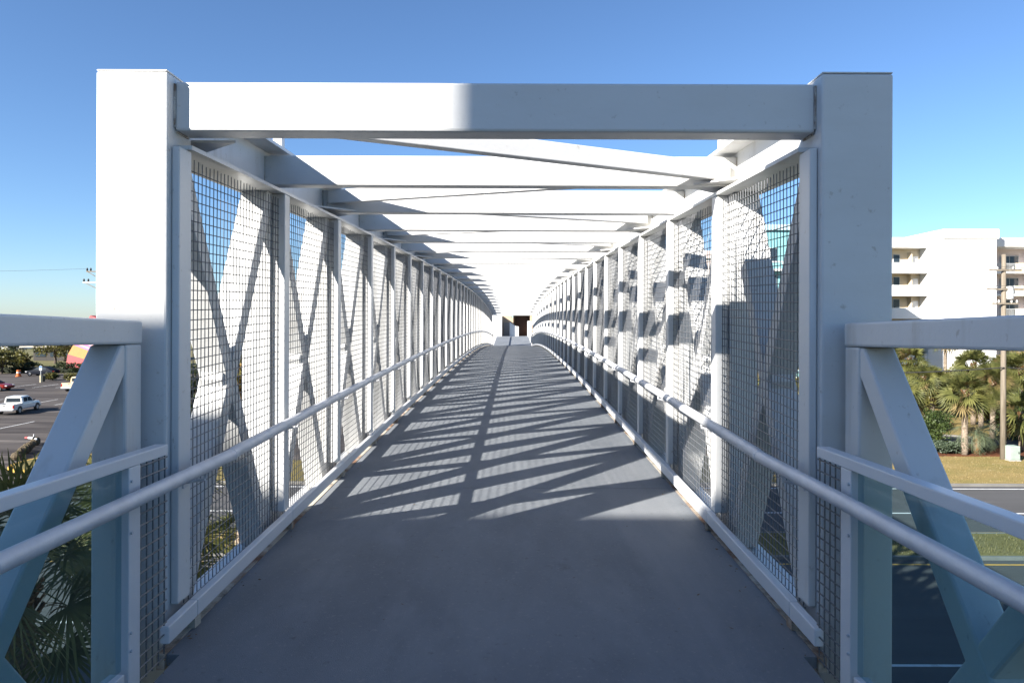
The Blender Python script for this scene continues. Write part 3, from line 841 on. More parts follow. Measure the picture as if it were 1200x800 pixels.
for i, (xp, d, r_, hh, lab) in enumerate(((1170, 60, 2.6, 1.7, 'dense dark green bush behind the wooden pole'), (1100, 76, 3.0, 1.0, 'long low hedge at the foot of the white end wall'),
        (1205, 50, 2.2, 1.5, 'leafy bush at the right end of the mulch bed'), (1060, 58, 2.0, 1.6, 'dark bush under the yellowish palm'), (1146, 66, 2.2, 1.5, 'bush below the tall palm in front of the end wall'),
        (895, 52, 2.0, 2.3, 'yellow green bush seen through the right screen below the turquoise building'), (940, 50, 1.8, 2.4, 'yellow green bush behind the right portal pillar'), (860, 56, 2.2, 2.2, 'yellow green bush farther along behind the right screen'))):
    X, Y = pxd(xp, d)
    bush('shrub', lab, 'shrub', (X, Y, .1), (r_, r_ * .8, hh), LEAFB if 'yellow' in lab else LEAFE if 'dark' in lab else LEAFA, 60 + i, 2600, .13, GB)

for i, (xp, d, r_, hh, lab_) in enumerate(((1182, 58, 2.6, 2.0, 'large olive bush directly right of the wooden pole'), (1155, 62, 2.4, 2.2, 'large olive bush filling the gap left of the wooden pole'),
        (1110, 68, 2.2, 1.7, 'olive bush behind the driveway bend'), (1125, 74, 2.2, 1.9, 'olive bush against the foot of the white end wall'))):
    X, Y = pxd(xp, d)
    bush('shrub', lab_, 'shrub', (X, Y, .1), (r_, r_ * .8, hh), LEAFB, 160 + i, 3000, .15)
palm_at(1150, 56, 3.6, 'mid height fan palm half behind the palm with the pale trunk', 32, .95, leaves=52)
palm_at(1178, 62, 4.6, 'fan palm whose crown is split by the wooden pole', 33, 1.0, leaves=52)
palm_at(1082, 60, 3.9, 'fan palm left of the driveway behind the flat hedge', 34, .9, leaves=48)
# leaf litter blown along the deck edges
rg = random.Random(77)
LIT = mat('leaf_litter', (.20, .13, .06), .9, 0, .3, 30)
mb = MB(); mb.open = True
for k in range(150):
    y = rg.uniform(2.6, 20) if k > 50 else rg.uniform(2.6, 6)
    x = rg.choice((-1, 1)) * (1.385 - abs(rg.gauss(0, .05))) if k % 4 else rg.uniform(-1.2, 1.2)
    r = rg.uniform(.004, .013); a = rg.uniform(0, 6.28); z = zd(y) + .003
    p = [(x + r * math.cos(a + q) * (1.0 if q in (0, PI) else .45), y + r * math.sin(a + q) * (1.0 if q in (0, PI) else .45), z + rg.uniform(0, .006)) for q in (0, PI / 2, PI, 3 * PI / 2)]
    mb.add(p, [(0, 1, 2, 3)])
stuff(mb.build('leaf_litter', LIT, None, bridge=True), 'dry leaf crumbs scattered on the bridge deck', 'litter')
# left vegetation
GL = 'trees beyond the parking lot'
rgl = random.Random(9)
lab = ['olive green tree at the left edge behind the parking lot', 'yellow green tree beyond the black car', 'tree behind the low dark roofed building', 'olive tree beside the colourful tower',
       'rounded tree behind the colourful tower', 'pale olive tree left of the orange barrel']
for i, (xp, d, h, r_, m) in enumerate(((2, 111, 3.9, 2.4, LEAFB), (22, 119, 3.0, 2.0, LEAFB), (16, 165, 5.0, 3.4, LEAFE), (65, 138, 7.6, 3.6, LEAFB), (76, 146, 8.4, 3.6, LEAFB), (8, 125, 3.4, 2.6, LEAFB))):
    X, Y = pxd(xp, d)
    tree('tree', lab[i], (X, Y, 0), h, (r_, r_, h * .42), m, 80 + i, 1500, .24, GL, .25)
X, Y = pxd(285, 55)
tree('tree', 'autumn tinted tree with orange leaves behind the first left wire screen', (X, Y, 0), 8.2, (2.2, 2.2, 3.6), LEAFB, 90, 3000, .16, None, .25, 26, LEAFD)
X, Y = pxd(222, 50)
tree('tree', 'dark narrow evergreen beside the left portal post', (X, Y, 0), 5.0, (1.0, 1.0, 2.3), LEAFE, 91, 2200, .12, None, .15)
X, Y = pxd(340, 70)
tree('tree', 'olive tree behind the second left wire screen', (X, Y, 0), 7.5, (2.8, 2.8, 3.2), LEAFB, 92, 2400, .2, None, .25)
for i, (xp, d, lab_) in enumerate(((89, 45, 'small dark bush behind the yellow marker pole'), (255, 42.5, 'small bush on the verge behind the first left screen'), (60, 99, 'yellow green shrub on the parking island beside the tan pickup'), (84, 98, 'yellow green shrub behind the tan pickup'))):
    X, Y = pxd(xp, d)
    bush('shrub', lab_, 'shrub', (X, Y, .1), (1.0, .9, .55 if i != 0 else .75), LEAFB if i else LEAFE, 70 + i, 900, .1)
# back hedge of the lot
t = thing('hedge', 'long dark clipped hedge closing the back of the parking lot', 'hedge', (-78, 113.5, 0))
mb = MB(); mb.open = True; rg = random.Random(3)
for k in range(26):
    leaf_cloud(mb, rg, (-31 + k * 2.4, 0, .9), (1.9, .9, .95 + rg.uniform(-.1, .15)), 800, .15, 0, 14, .3)
mb.build('foliage', LEAFE, t, local=True)
mb = MB(); mb.box(-32, 30, -.4, .4, 0, .85); mb.build('core_box', mat('hedge_core', (.012, .016, .007), 1), t, local=True)  # solid near-black box filling the inside of the foliage
# spiky grass tips by the guardrail
# far wood
mb = MB(); mb.open = True; rg = random.Random(8)
for k in range(300):
    X = -560 + k * 3.9 + rg.uniform(-2, 2); Y = 520 + rg.uniform(-30, 60)
    hh = rg.uniform(6.5, 10.5) + (3 if rg.random() < .12 else 0)
    leaf_cloud(mb, rg, (X, Y, hh * .5), (4.5, 4, hh * .55), 60, 1.3, 0, 8, .2)
stuff(mb.build('far_woods', LEAFE), 'low dark wood along the horizon', 'wood')
# mulch litter and grass blades near the lawn edge (stuff)
mb = MB(); mb.open = True; rg = random.Random(21)
for k in range(9000):
    X = rg.uniform(16, 40); Y = rg.uniform(36.5, 44); a = rg.uniform(0, PI); hh = rg.uniform(.03, .08)
    dx, dy = math.cos(a) * .02, math.sin(a) * .02
    mb.add([(X - dx, Y - dy, .1), (X + dx, Y + dy, .1), (X + rg.uniform(-.03, .03), Y + rg.uniform(-.03, .03), .11 + hh)], [(0, 1, 2)])
stuff(mb.build('grass_blades', leafmat('blade', (.16, .12, .045), (.30, .23, .10), 3, .2)), 'short dry grass on the roadside lawn', 'grass')
mb = MB(); mb.open = True
for k in range(9000):
    X = rg.uniform(-22, 24); Y = rg.uniform(25.15, 27.65); a = rg.uniform(0, PI); hh = rg.uniform(.04, .13)
    dx, dy = math.cos(a) * .02, math.sin(a) * .02
    mb.add([(X - dx, Y - dy, .1), (X + dx, Y + dy, .1), (X + rg.uniform(-.04, .04), Y + rg.uniform(-.04, .04), .11 + hh)], [(0, 1, 2)])
stuff(mb.build('grass_blades', leafmat('median_blade', (.12, .10, .038), (.24, .185, .08), 3, .2)), 'rough green grass on the road median', 'grass')

# ------------------------------------------------------------------ BUILDINGS
CREAM = mat('cream_wall', (0.66, 0.56, 0.40), 0.9, 0, 0.06, .3)
PWHITE = mat('white_render', (0.80, 0.79, 0.77), 0.9, 0, 0.04, .2)
PINKW = mat('pink_render', (0.72, 0.60, 0.55), 0.9, 0, 0.05, .3)
WIN = mat('window_glass', (0.03, 0.045, 0.06), 0.08, 0, 0.2, .6)
FRAME = mat('window_frame', (0.60, 0.60, 0.58), 0.5)
TEAL = mat('turquoise_render', (0.20, 0.44, 0.47), 0.85, 0, 0.08, .3)
METAL = mat('pale_metal', (0.62, 0.62, 0.60), 0.5, 0.2)

D = 90.0
ap = thing('apartment_block', 'seven storey white apartment block with walkway galleries, blank end wall and balconies', 'building', (57, D + 6, 0))
zt_ = H + 11.4
fl_h = 2.99
slabs = [H - 8.6 + 0.2 + i * fl_h for i in range(8)]      # recomputed below from the photo
slabs = [H + (378 - 316) / 800 * D - fl_h * i for i in range(0, 6)]
xa, xb, xc, xd, xe = 38.0, 54.6, 55.8, 62.6, 82.0
mb = MB(); mb.box(xa, xb, D + 1.7, D + 13, 0, zt_ - 1.0); bwl = mb.build('gallery_wall', CREAM, ap)
mb = MB(); mb.box(xa - .3, xb, D - .05, D + 13.3, zt_ - 1.35, zt_); mb.build('roof_band', PWHITE, ap, bevel=.05)
for z in slabs:
    mb = MB(); mb.box(xa, xb, D, D + 1.69, z - .22, z); sl = mb.build('gallery_floor', CREAM, ap)
    mb = MB(); mb.box(xa, xb, D - .12, D - .002, z - .3, z + 1.12); mb.build('parapet', PWHITE, sl)
    for xw in (40.5, 44.5, 48.3, 51.4):
        if xw == 51.4: w0, w1, h0, h1 = 51.0, 51.9, .75, 2.35
        else: w0, w1, h0, h1 = xw, xw + 1.1, .75, 2.25
        mb = MB(); mb.box(w0, w1, D + 1.62, D + 1.698, z + h0, z + h1); wn = mb.build('window', FRAME, ap)
        mb = MB(); mb.box(w0 + .06, w1 - .06, D + 1.60, D + 1.619, z + h0 + .06, z + h1 - .06); mb.build('pane', WIN, wn)
    for xw in (42.8, 46.8, 53.4):
        mb = MB(); mb.box(xw, xw + .95, D + 1.64, D + 1.698, z, z + 2.1); mb.build('door', PWHITE, ap)
    mb = MB(); mb.box(53.0, 53.15, D + .9, D + 1.69, z + .001, z + 2.6); mb.build('fin_wall', CREAM, ap)
mb = MB()
mb.add([(xb, D - .3, 0), (xc, D - 1.6, 0), (xd, D - 1.6, 0), (xd, D + 13, 0), (xb, D + 13, 0),
        (xb, D - .3, zt_ + .35), (xc, D - 1.6, zt_ + .65), (xd, D - 1.6, zt_ + .65), (xd, D + 13, zt_ + .65), (xb, D + 13, zt_ + .35)],
       [(4, 3, 2, 1, 0), (5, 6, 7, 8, 9), (0, 1, 6, 5), (1, 2, 7, 6), (2, 3, 8, 7), (3, 4, 9, 8), (4, 0, 5, 9)])
mb.build('end_wall', PWHITE, ap)
mb = MB(); mb.box(xc - .15, xd + .25, D - 1.75, D + 12, zt_ - .35, zt_ + .9); mb.build('parapet_cap', PWHITE, ap, bevel=.04)
mb = MB(); mb.box(xd, xe, D + 2.6, D + 13, 0, zt_ - 1.0); mb.build('balcony_wall', PINKW, ap)
mb = MB(); mb.box(xd + .26, xe, D - .2, D + 13.2, zt_ - 1.2, zt_); mb.build('roof_band', PWHITE, ap, bevel=.05)
for z in slabs + [slabs[0] + fl_h]:
    z0 = z
    if z0 > zt_ - 1.5: continue
    mb = MB(); mb.box(xd, xe, D, D + 2.59, z0 - .22, z0); sl = mb.build('balcony_floor', PWHITE, ap)
    mb = MB(); mb.box(xd + 3.6, xe, D - .1, D - .002, z0 - .25, z0 + 1.1); mb.build('parapet', CREAM, sl)
    mb = MB()
    for q in range(22): mb.box(xd + .15 + q * .155, xd + .18 + q * .155, D - .04, D - .01, z0, z0 + 1.0)
    mb.box(xd + .1, xd + 3.58, D - .05, D, z0 + 1.0, z0 + 1.06)
    mb.build('railing', METAL, sl)
    for q in range(4):
        X0 = xd + 3.4 + q * 4.6
        mb = MB(); mb.box(X0, X0 + 2.5, D + 2.5, D + 2.598, z0 + .02, z0 + 2.3); wn = mb.build('sliding_door', FRAME, ap)
        mb = MB(); mb.box(X0 + .08, X0 + 1.2, D + 2.46, D + 2.499, z0 + .1, z0 + 2.22); mb.box(X0 + 1.3, X0 + 2.42, D + 2.46, D + 2.499, z0 + .1, z0 + 2.22); mb.build('pane', WIN, wn)
        if q:
            mb = MB(); mb.box(X0 - 1.0, X0 - .8, D + .1, D + 2.59, z0 + .001, z0 + fl_h - .23); mb.build('fin_wall', PWHITE, ap)

tb = thing('turquoise_building', 'turquoise hotel building with pale balcony rails seen through the right wire screen', 'building', (34, 78, 0))
mb = MB(); mb.box(26.3, 38.5, 74, 86, 0, H + 10.1); mb.build('wall', TEAL, tb)
mb = MB(); mb.box(26.0, 38.8, 73.7, 86.3, H + 10.101, H + 10.7); mb.build('roof', mat('pale_blue_roof', (0.45, 0.62, 0.68), .7), tb)
for j in range(6):
    z = H + 6.6 - j * 2.9
    for q in range(4):
        X0 = 26.9 + q * 3.0
        mb = MB(); mb.box(X0, X0 + 1.7, 73.92, 73.998, z, z + 1.6); wn = mb.build('window', FRAME, tb)
        mb = MB(); mb.box(X0 + .08, X0 + 1.62, 73.88, 73.919, z + .08, z + 1.52); mb.build('pane', WIN, wn)
    mb = MB(); mb.box(26.3, 38.5, 73.0, 73.91, z - .95, z - .75)
    for q in range(40): mb.box(26.4 + q * .31, 26.44 + q * .31, 73.04, 73.08, z - .75, z - .0)
    mb.box(26.3, 38.5, 73.02, 73.1, z, z + .06); mb.build('balcony', PWHITE, tb)
pb = thing('pink_building', 'pale pink low building with white roof edge seen through the far right screens', 'building', (22, 84, 0))
mb = MB(); mb.box(14.5, 25.5, 80, 92, 0, H + 7.6); mb.build('wall', PINKW, pb)
mb = MB(); mb.box(14.2, 25.8, 79.7, 92.3, H + 7.601, H + 8.5); mb.build('roof', PINKW, pb)
for j in range(4):
    for q in range(4):
        X0 = 15.2 + q * 2.6; z = H + 4.6 - j * 2.9
        mb = MB(); mb.box(X0, X0 + 1.5, 79.9, 79.998, z, z + 1.7); wn = mb.build('window', FRAME, pb)
        mb = MB(); mb.box(X0 + .08, X0 + 1.42, 79.86, 79.899, z + .08, z + 1.62); mb.build('pane', WIN, wn)
# long low building beyond the lot
lb = thing('low_building', 'long low dark building with a pale flat roof beyond the parking lot', 'building', (-92, 150, 0))
mb = MB(); mb.box(-104, -80, 148, 160, 0, 2.9); mb.build('wall', mat('dark_wall', (.05, .045, .04), .9), lb)
mb = MB(); mb.box(-106, -78.5, 146.5, 161, 2.901, 3.4); mb.build('roof', mat('pale_roof', (.42, .38, .33), .9), lb)
mb = MB()
for q in range(8): mb.box(-103.5 + q * 3.2, -101.3 + q * 3.2, 147.9, 147.998, .9, 2.3)
mb.build('window', WIN, lb)
for i, (xp, d, w, h_, lab_) in enumerate(((15, 230, 26, 4.6, 'white roofed house far beyond the low dark building'), (52, 240, 22, 5.2, 'pale house between the far trees left of the colourful tower'), (-12, 210, 20, 4.0, 'pale house at the far left behind the trees'))):
    X, Y = pxd(xp, d); hb = thing('house', lab_, 'house', (X, Y, 0), 0, 'houses beyond the parking lot')
    mb = MB(); mb.box(-w / 2, w / 2, 0, 10, 0, h_ - 1.2); mb.build('wall', PWHITE if i != 1 else CREAM, hb, local=True)
    mb = MB(); mb.prism([(-w / 2 - .5, h_ - 1.199), (w / 2 + .5, h_ - 1.199), (w / 2 - 3, h_), (-w / 2 + 3, h_)], 'y', -.5, 10.5); mb.build('roof', mat('house_roof', (.55, .55, .56) if i != 1 else (.3, .26, .22), .8), hb, local=True)
    mb = MB()
    for q in range(5): mb.box(-w / 2 + 2 + q * (w - 4) / 5, -w / 2 + 3.6 + q * (w - 4) / 5, -.06, -.002, .9, 2.3)
    mb.build('window', WIN, hb, local=True)

# unseen building inferred from its shadow edges; outline shaped to shade the near landing
YN = -5.0
hb = thing('condominium', 'large white condominium standing unseen behind and left of the near landing', 'building', (0, YN * S - 6, 0))
zlow, zhigh, xstep = H + 6.52 * S, H + 7.74 * S, -10.0 * S
mb = MB(); mb.box(-21.2 * S, xstep, YN * S - 14, YN * S, 0, zlow); mb.build('unseen_wing_wall', PWHITE, hb)
mb = MB(); mb.box(-70, -21.2 * S, YN * S - 14, YN * S, 0, H + 9.0 * S); mb.build('unseen_wing_wall', PWHITE, hb)  # taller unseen wing, added to shade the left road and fan palm
mb = MB(); mb.box(xstep, -5.0, YN * S - 14, YN * S, 0, zhigh); mb.build('wall', PWHITE, hb)
for j in range(4):
    z = 1.0 + j * 3.1
    for q in range(26):
        X0 = -58 + q * 3.2
        if X0 + 1.6 > -5.2 or z + 1.6 > zlow - .4: continue
        mb = MB(); mb.box(X0, X0 + 1.6, YN * S + .002, YN * S + .05, z, z + 1.6); mb.build('window', WIN, hb)

# colourful tower
ct_mats = [mat('orange_panel', (.52, .20, .025), .6), mat('purple_panel', (.45, .13, .36), .6), mat('teal_panel', (.12, .60, .58), .6), mat('red_panel', (.42, .05, .05), .6),
           mat('pink_panel', (.75, .42, .42), .6), mat('green_panel', (.06, .13, .05), .6)]
X, Y = pxd(124, 128)
ct = thing('patchwork_tower', 'colourful patchwork slanted tower half hidden by the left portal pillar', 'tower', (X, Y, 0))
def ring(z): 
    t = z / 10.0; w = 4.6 - 3.1 * t; 
    return [(-w, -w, z), (w, -w, z), (w, w, z), (-w, w, z)]
zs = [0.1, 1.0, 2.9, 3.8, 4.4, 6.8, 9.0]
for i, (za, zb2) in enumerate(zip(zs[:-1], zs[1:])):
    a, b = ring(za), ring(zb2 - .002)
    mb = MB(); sk = 1.7
    a = [(p[0], p[1], p[2] + sk * (p[0] / 4.6) * -1.0) if za > .5 else p for p in a]
    b = [(p[0], p[1], p[2] + sk * (p[0] / 4.6) * -1.0) for p in b]
    mb.hexa(a + b); mb.build('panel', ct_mats[[3, 0, 1, 4, 2, 3][i]], ct, local=True)
    if i in (2, 4):
        mb = MB()
        zz = (za + zb2) / 2; w = 4.6 - 3.1 * zz / 10
        mb.bar((-w * .75, -w - .02, zz + sk * w * .75 / 4.6), (w * .75, -w - .02, zz - sk * w * .75 / 4.6), .3, .2, Vector((0, 0, 1)))
        mb.build('pattern_strip', ct_mats[4 if i == 2 else 5], ct, local=True)
mb = MB(); mb.box(-.7, .7, -.7, .7, 9.0, 10.6); mb.build('finial', mat('dark_brown', (.06, .035, .03), .7), ct, local=True, bevel=.1)

# ------------------------------------------------------------------ VEHICLES
TYRE = mat('tyre_rubber', (0.018, 0.018, 0.018), 0.85)
RIM = mat('alloy_rim', (0.45, 0.45, 0.46), 0.35, 0.7)
CARGLASS = mat('car_glass', (0.03, 0.04, 0.05), 0.5, 0, 0.1, 2, spec=0.02)
REDL = mat('tail_lamp', (0.35, 0.015, 0.012), 0.25)
HEADL = mat('head_lamp', (0.65, 0.66, 0.68), 0.15)
CHROME = mat('bumper_chrome', (0.6, 0.6, 0.6), 0.3, 0.8)
BLACKT = mat('black_trim', (0.02, 0.02, 0.022), 0.5)
def paint(name, col):
    m = mat(name, col, 0.28, 0.1, 0.05, 3); m.node_tree.nodes['Principled BSDF'].inputs['Coat Weight'].default_value = 0.15; m.node_tree.nodes['Principled BSDF'].inputs['Specular IOR Level'].default_value = 0.3; return m
def loft(mb, secs, m=0):
    """secs: list of (x, [(y, z) outline half, from bottom centre side up to top]) mirrored about y=0"""
    rings = []
    for x, half in secs:
        rings.append([(x, y, z) for y, z in half] + [(x, -y, z) for y, z in reversed(half)])
    n = len(rings[0]); vs = [p for r in rings for p in r]; fs = []
    for i in range(len(rings) - 1):
        for k in range(n):
            fs.append((i * n + k, i * n + (k + 1) % n, (i + 1) * n + (k + 1) % n, (i + 1) * n + k))
    fs.append(tuple(range(n - 1, -1, -1))); fs.append(tuple((len(rings) - 1) * n + k for k in range(n)))
    mb.add(vs, fs, m)
def wheel(par, x, y, r, w=.22):
    s = 1 if y > 0 else -1
    mb = MB(); pts = [(x, y - s * w / 2, r), (x, y - s * w * .4, r), (x, y + s * w * .4, r), (x, y + s * w / 2, r)]
    mb.tube(pts, [r * .93, r, r, r * .93], 18); wo = mb.build('wheel', TYRE, par, local=True, smooth=False)
    mb = MB(); mb.tube([(x, y + s * (w / 2 - .01), r), (x, y + s * (w / 2 + .012), r)], [r * .62, r * .56], 14); mb.build('rim', RIM, wo, local=True)
def lamp(par, name, x0, x1, y0, y1, z0, z1, m):
    mb = MB(); mb.box(x0, x1, y0, y1, z0, z1); mb.build(name, m, par, local=True, bevel=.01)

def pickup(label, loc, rz, body, cap=False, shell=None):
    t = thing('pickup_truck', label, 'pickup truck', loc, rz, 'vehicles in the parking lot')
    W = .93
    def sec(x, zb, zt, w, wt): return (x, [(0, zb), (w * .92, zb), (w, zb + .12), (w, zt - .22), (wt, zt - .03), (wt * .6, zt), (0, zt)])
    mb = MB()      # +x is forward; length 5.3
    loft(mb, [sec(.35, .42, 1.10, W, .90), sec(1.1, .40, 1.10, W, .89), sec(1.55, .40, 1.06, W, .87), sec(2.25, .42, 1.0, W * .98, .82), sec(2.55, .45, .90, W * .9, .70)])
    loft(mb, [sec(-1.0, .42, 1.08, W, .90), sec(.36, .42, 1.08, W, .90)])
    b = mb.build('body', body, t, local=True, bevel=.02)
    mb = MB()      # bed: floor, sides, tailgate
    mb.box(-2.62, -1.0, -.93, .93, .50, .62); mb.box(-2.62, -1.0, .84, .93, .622, 1.08); mb.box(-2.62, -1.0, -.93, -.84, .622, 1.08); mb.box(-1.04, -1.0, -.838, .838, .622, 1.08)
    mb.build('bed', body, t, local=True, bevel=.012)
    mb = MB(); mb.box(-2.69, -2.622, -.90, .90, .56, 1.09); tg = mb.build('tailgate', body, t, local=True, bevel=.015)
    mb = MB(); mb.box(-2.70, -2.691, -.12, .12, .94, 1.0); mb.build('handle', BLACKT, tg, local=True)
    mb = MB()
    def cs(x, z, w): return (x, [(0, z[0]), (.86, z[0]), (.86, z[0] + .02), (w, z[1] - .06), (w - .06, z[1]), (0, z[1])])
    loft(mb, [cs(-1.02, (1.07, 1.64), .77), cs(-.94, (1.07, 1.71), .74), cs(.35, (1.07, 1.72), .74), cs(.72, (1.07, 1.55), .76), cs(1.18, (1.06, 1.12), .84)])
    mb.build('cab', body, t, local=True, bevel=.015)
    G = CARGLASS
    mb = MB()
    for s in (-1, 1):
        mb.add([(-.72, s * .862, 1.16), (-.02, s * .862, 1.16), (-.02, s * .772, 1.60), (-.66, s * .772, 1.60)], [(0, 1, 2, 3)])
        mb.add([(.06, s * .862, 1.16), (.92, s * .862, 1.16), (.52, s * .775, 1.58), (.06, s * .772, 1.60)], [(0, 1, 2, 3)])
    mb.build('side_window', G, t, local=True)
    mb = MB(); mb.add([(-1.024, -.70, 1.15), (-1.024, .70, 1.15), (-1.024, .64, 1.57), (-1.024, -.64, 1.57)], [(0, 1, 2, 3)]); mb.build('rear_window', G, t, local=True)
    mb = MB(); mb.add([(1.20, -.72, 1.14), (1.20, .72, 1.14), (.76, .66, 1.57), (.76, -.66, 1.57)], [(0, 1, 2, 3)]); mb.build('windscreen', G, t, local=True)
    lamp(t, 'bumper', -2.84, -2.70, -.90, .90, .42, .56, CHROME); lamp(t, 'bumper', 2.50, 2.66, -.86, .86, .40, .58, CHROME)
    for s in (-1, 1):
        lamp(t, 'tail_light', -2.71, -2.60, s * .80, s * .935, .68, 1.0, REDL)
        lamp(t, 'headlight', 2.44, 2.56, s * .50, s * .82, .66, .82, HEADL)
        mb = MB(); mb.box(.90, 1.08, s * .90, s * 1.05, 1.12, 1.26); mb.build('mirror', BLACKT, t, local=True)
        for x in (-1.62, 1.72):
            wheel(t, x, s * .84, .37)
            mb = MB()
            pts = [(x + .47 * math.cos(a), .37 + .47 * math.sin(a)) for a in [PI * k / 10 for k in range(11)]]
            mb.prism([(x - .47, .3)] + [(x + .47, .3)] + pts[1:-1] if False else pts, 'y', s * .935, s * .945); mb.build('wheel_arch', BLACKT, t, local=True)
    return t
def car(label, loc, rz, body):
    t = thing('parked_car', label, 'car', loc, rz, 'vehicles in the parking lot')
    W = .88
    def sec(x, zb, zt, w, wt): return (x, [(0, zb), (w * .9, zb), (w, zb + .15), (w, zt - .2), (wt, zt - .03), (wt * .6, zt), (0, zt)])
    mb = MB()
    loft(mb, [sec(-2.3, .42, .82, .72, .66), sec(-2.15, .34, .95, .83, .76), sec(-1.5, .28, .99, W, .80), sec(0, .26, .97, W, .82), sec(1.0, .27, .95, W, .80), sec(1.9, .30, .82, .85, .70), sec(2.28, .40, .68, .70, .58)])
    mb.build('body', body, t, local=True, bevel=.02)
    mb = MB()
    def cs(x, z, w): return (x, [(0, .94), (.80, .94), (.80, .95), (w, z - .05), (w - .08, z), (0, z)])
    loft(mb, [cs(-1.85, .985, .78), cs(-1.15, 1.36, .64), cs(-.5, 1.46, .60), (.25, [(0, .94), (.80, .94), (.80, .95), (.60, 1.41), (.52, 1.46), (0, 1.46)]), cs(1.15, .985, .76)])
    mb.build('cabin', body, t, local=True, bevel=.015)
    mb = MB()
    for s in (-1, 1):
        mb.add([(-1.25, s * .806, .99), (-.32, s * .806, .99), (-.32, s * .655, 1.38), (-1.0, s * .665, 1.32)], [(0, 1, 2, 3)])
        mb.add([(-.24, s * .806, .99), (.85, s * .806, .985), (.30, s * .655, 1.37), (-.24, s * .655, 1.38)], [(0, 1, 2, 3)])
    mb.build('side_window', CARGLASS, t, local=True)
    mb = MB(); mb.add([(1.14, -.66, 1.005), (1.14, .66, 1.005), (.34, .52, 1.42), (.34, -.52, 1.42)], [(0, 1, 2, 3)]); mb.build('windscreen', CARGLASS, t, local=True)
    mb = MB(); mb.add([(-1.80, -.66, 1.03), (-1.80, .66, 1.03), (-1.20, .54, 1.35), (-1.20, -.54, 1.35)], [(0, 1, 2, 3)]); mb.build('rear_window', CARGLASS, t, local=True)
    for s in (-1, 1):
        lamp(t, 'headlight', 2.02, 2.24, s * .45, s * .74, .60, .72, HEADL); lamp(t, 'tail_light', -2.33, -2.2, s * .45, s * .74, .68, .82, REDL)
        for x in (-1.38, 1.42): wheel(t, x, s * .80, .32, .2)
    return t
WTRUCK = paint('white_car_paint', (0.70, 0.69, 0.66)); TTRUCK = paint('tan_car_paint', (0.66, 0.50, 0.33))
X, Y = px(21, 487)
pickup('white pickup truck with open bed parked alone in the lot', (X - .9, Y + 1.4, 0), PI / 2 + .15, WTRUCK).scale = (.9, .9, .9)
X, Y = px(78, 461)
pickup('tan pickup truck seen from behind beside the parking island', (X + .3, Y + 2.6, 0), PI / 2 + .02, TTRUCK)
X, Y = pxd(-9.5, 84)
car('dark red car cut by the left edge of the view', (X, Y, 0), .06, paint('red_car_paint', (0.20, 0.018, 0.012)))
X, Y = pxd(50, 107.5)
car('black sedan parked against the back hedge', (X, Y, 0), PI - .05, mat('black_car_paint', (0.012, 0.014, 0.02), 0.55, 0, 0.05, 3, spec=0.03))

# ------------------------------------------------------------------ STREET FURNITURE
WOOD = layered('weathered_pole', (0.23, 0.195, 0.15), 0.95, [((0.14, 0.115, 0.085), (8, 8, .6), .42, .62, .8), ((0.30, 0.27, 0.22), (20, 20, 1), .55, .7, .6)], bump=.6, bscale=30, spec=.1)
CABLE = mat('cable', (.03, .03, .03), .7)
INS = mat('insulator', (.55, .53, .5), .4)
X, Y = px(1176, 538)
pole = thing('utility_pole', 'weathered wooden utility pole with crossarms in front of the balconies', 'utility pole', (X, Y, 0))
mb = MB(); mb.tube([(0, 0, 0), (0, 0, 6.5), (0, 0, 13.0)], [.175, .15, .12], 14); mb.build('pole_shaft', WOOD, pole, local=True, smooth=True)
for zz, w in ((12.0, 1.0), (10.8, 1.15), (9.9, .8)):
    mb = MB(); mb.bar((-w, -.14, zz), (w, -.14, zz), .1, .1, Vector((0, 1, 0))); ca = mb.build('crossarm', WOOD, pole, local=True)
    for q in (-.92, -.5, .5, .92):
        mb = MB(); mb.tube([(q * w, -.14, zz + .05), (q * w, -.14, zz + .13), (q * w, -.14, zz + .24)], [.04, .07, .03], 8); mb.build('insulator', INS, ca, local=True)
mb = MB(); mb.tube([(.32, -.1, 10.2), (.32, -.1, 11.0)], .2, 12); mb.build('transformer', METAL, pole, local=True)
def cable(name, label, a, b, sag, r=.014, group='overhead cables'):
    mb = MB(); pts = []
    for i in range(17):
        t = i / 16; p = Vector(a).lerp(Vector(b), t); p.z -= sag * 4 * t * (1 - t); pts.append(p)
    mb.tube(pts, r, 5); tag(mb.build(name, CABLE), label, 'cable', group)
cable('overhead_cable', 'thick dark cable sagging across the palms at mid height of the wooden pole', (X - 22, Y + 1, 6.0), (X - .1, Y - .22, 5.9), .5, .035)
cable('overhead_cable', 'dark cable leaving the wooden pole to the right at mid height', (X + .1, Y - .22, 5.9), (X + 30, Y - 2, 5.6), .6, .03)
for i, (zz, xx) in enumerate(((12.25, -.92), (11.05, -1.05), (11.05, 1.05))):
    cable('overhead_cable', ['thin wire from the top crossarm of the wooden pole', 'thin wire from the left end of the middle crossarm', 'thin wire from the right end of the middle crossarm'][i], (X + xx, Y - .14, zz), (X + 40, Y - 6, zz - .6), .5, .01)
X2, Y2 = px(1186, 539)
cb = thing('utility_cabinet', 'pale green utility cabinet on the grass at the foot of the wooden pole', 'cabinet', (X2, Y2, .11))
mb = MB(); mb.box(-.33, .33, -.3, .3, .06, .92); mb.build('case', mat('pale_green_paint', (.36, .43, .37), .5), cb, local=True, bevel=.03)
mb = MB(); mb.box(-.36, .36, -.33, .33, 0, .058); mb.build('plinth', CONC, cb, local=True)
mb = MB(); mb.box(-.30, .30, -.315, -.301, .14, .86); dr = mb.build('door', mat('pale_green_door', (.34, .41, .35), .5), cb, local=True, bevel=.01)
mb = MB(); mb.box(.20, .24, -.335, -.316, .45, .58); mb.build('handle', BLACKT, dr, local=True)

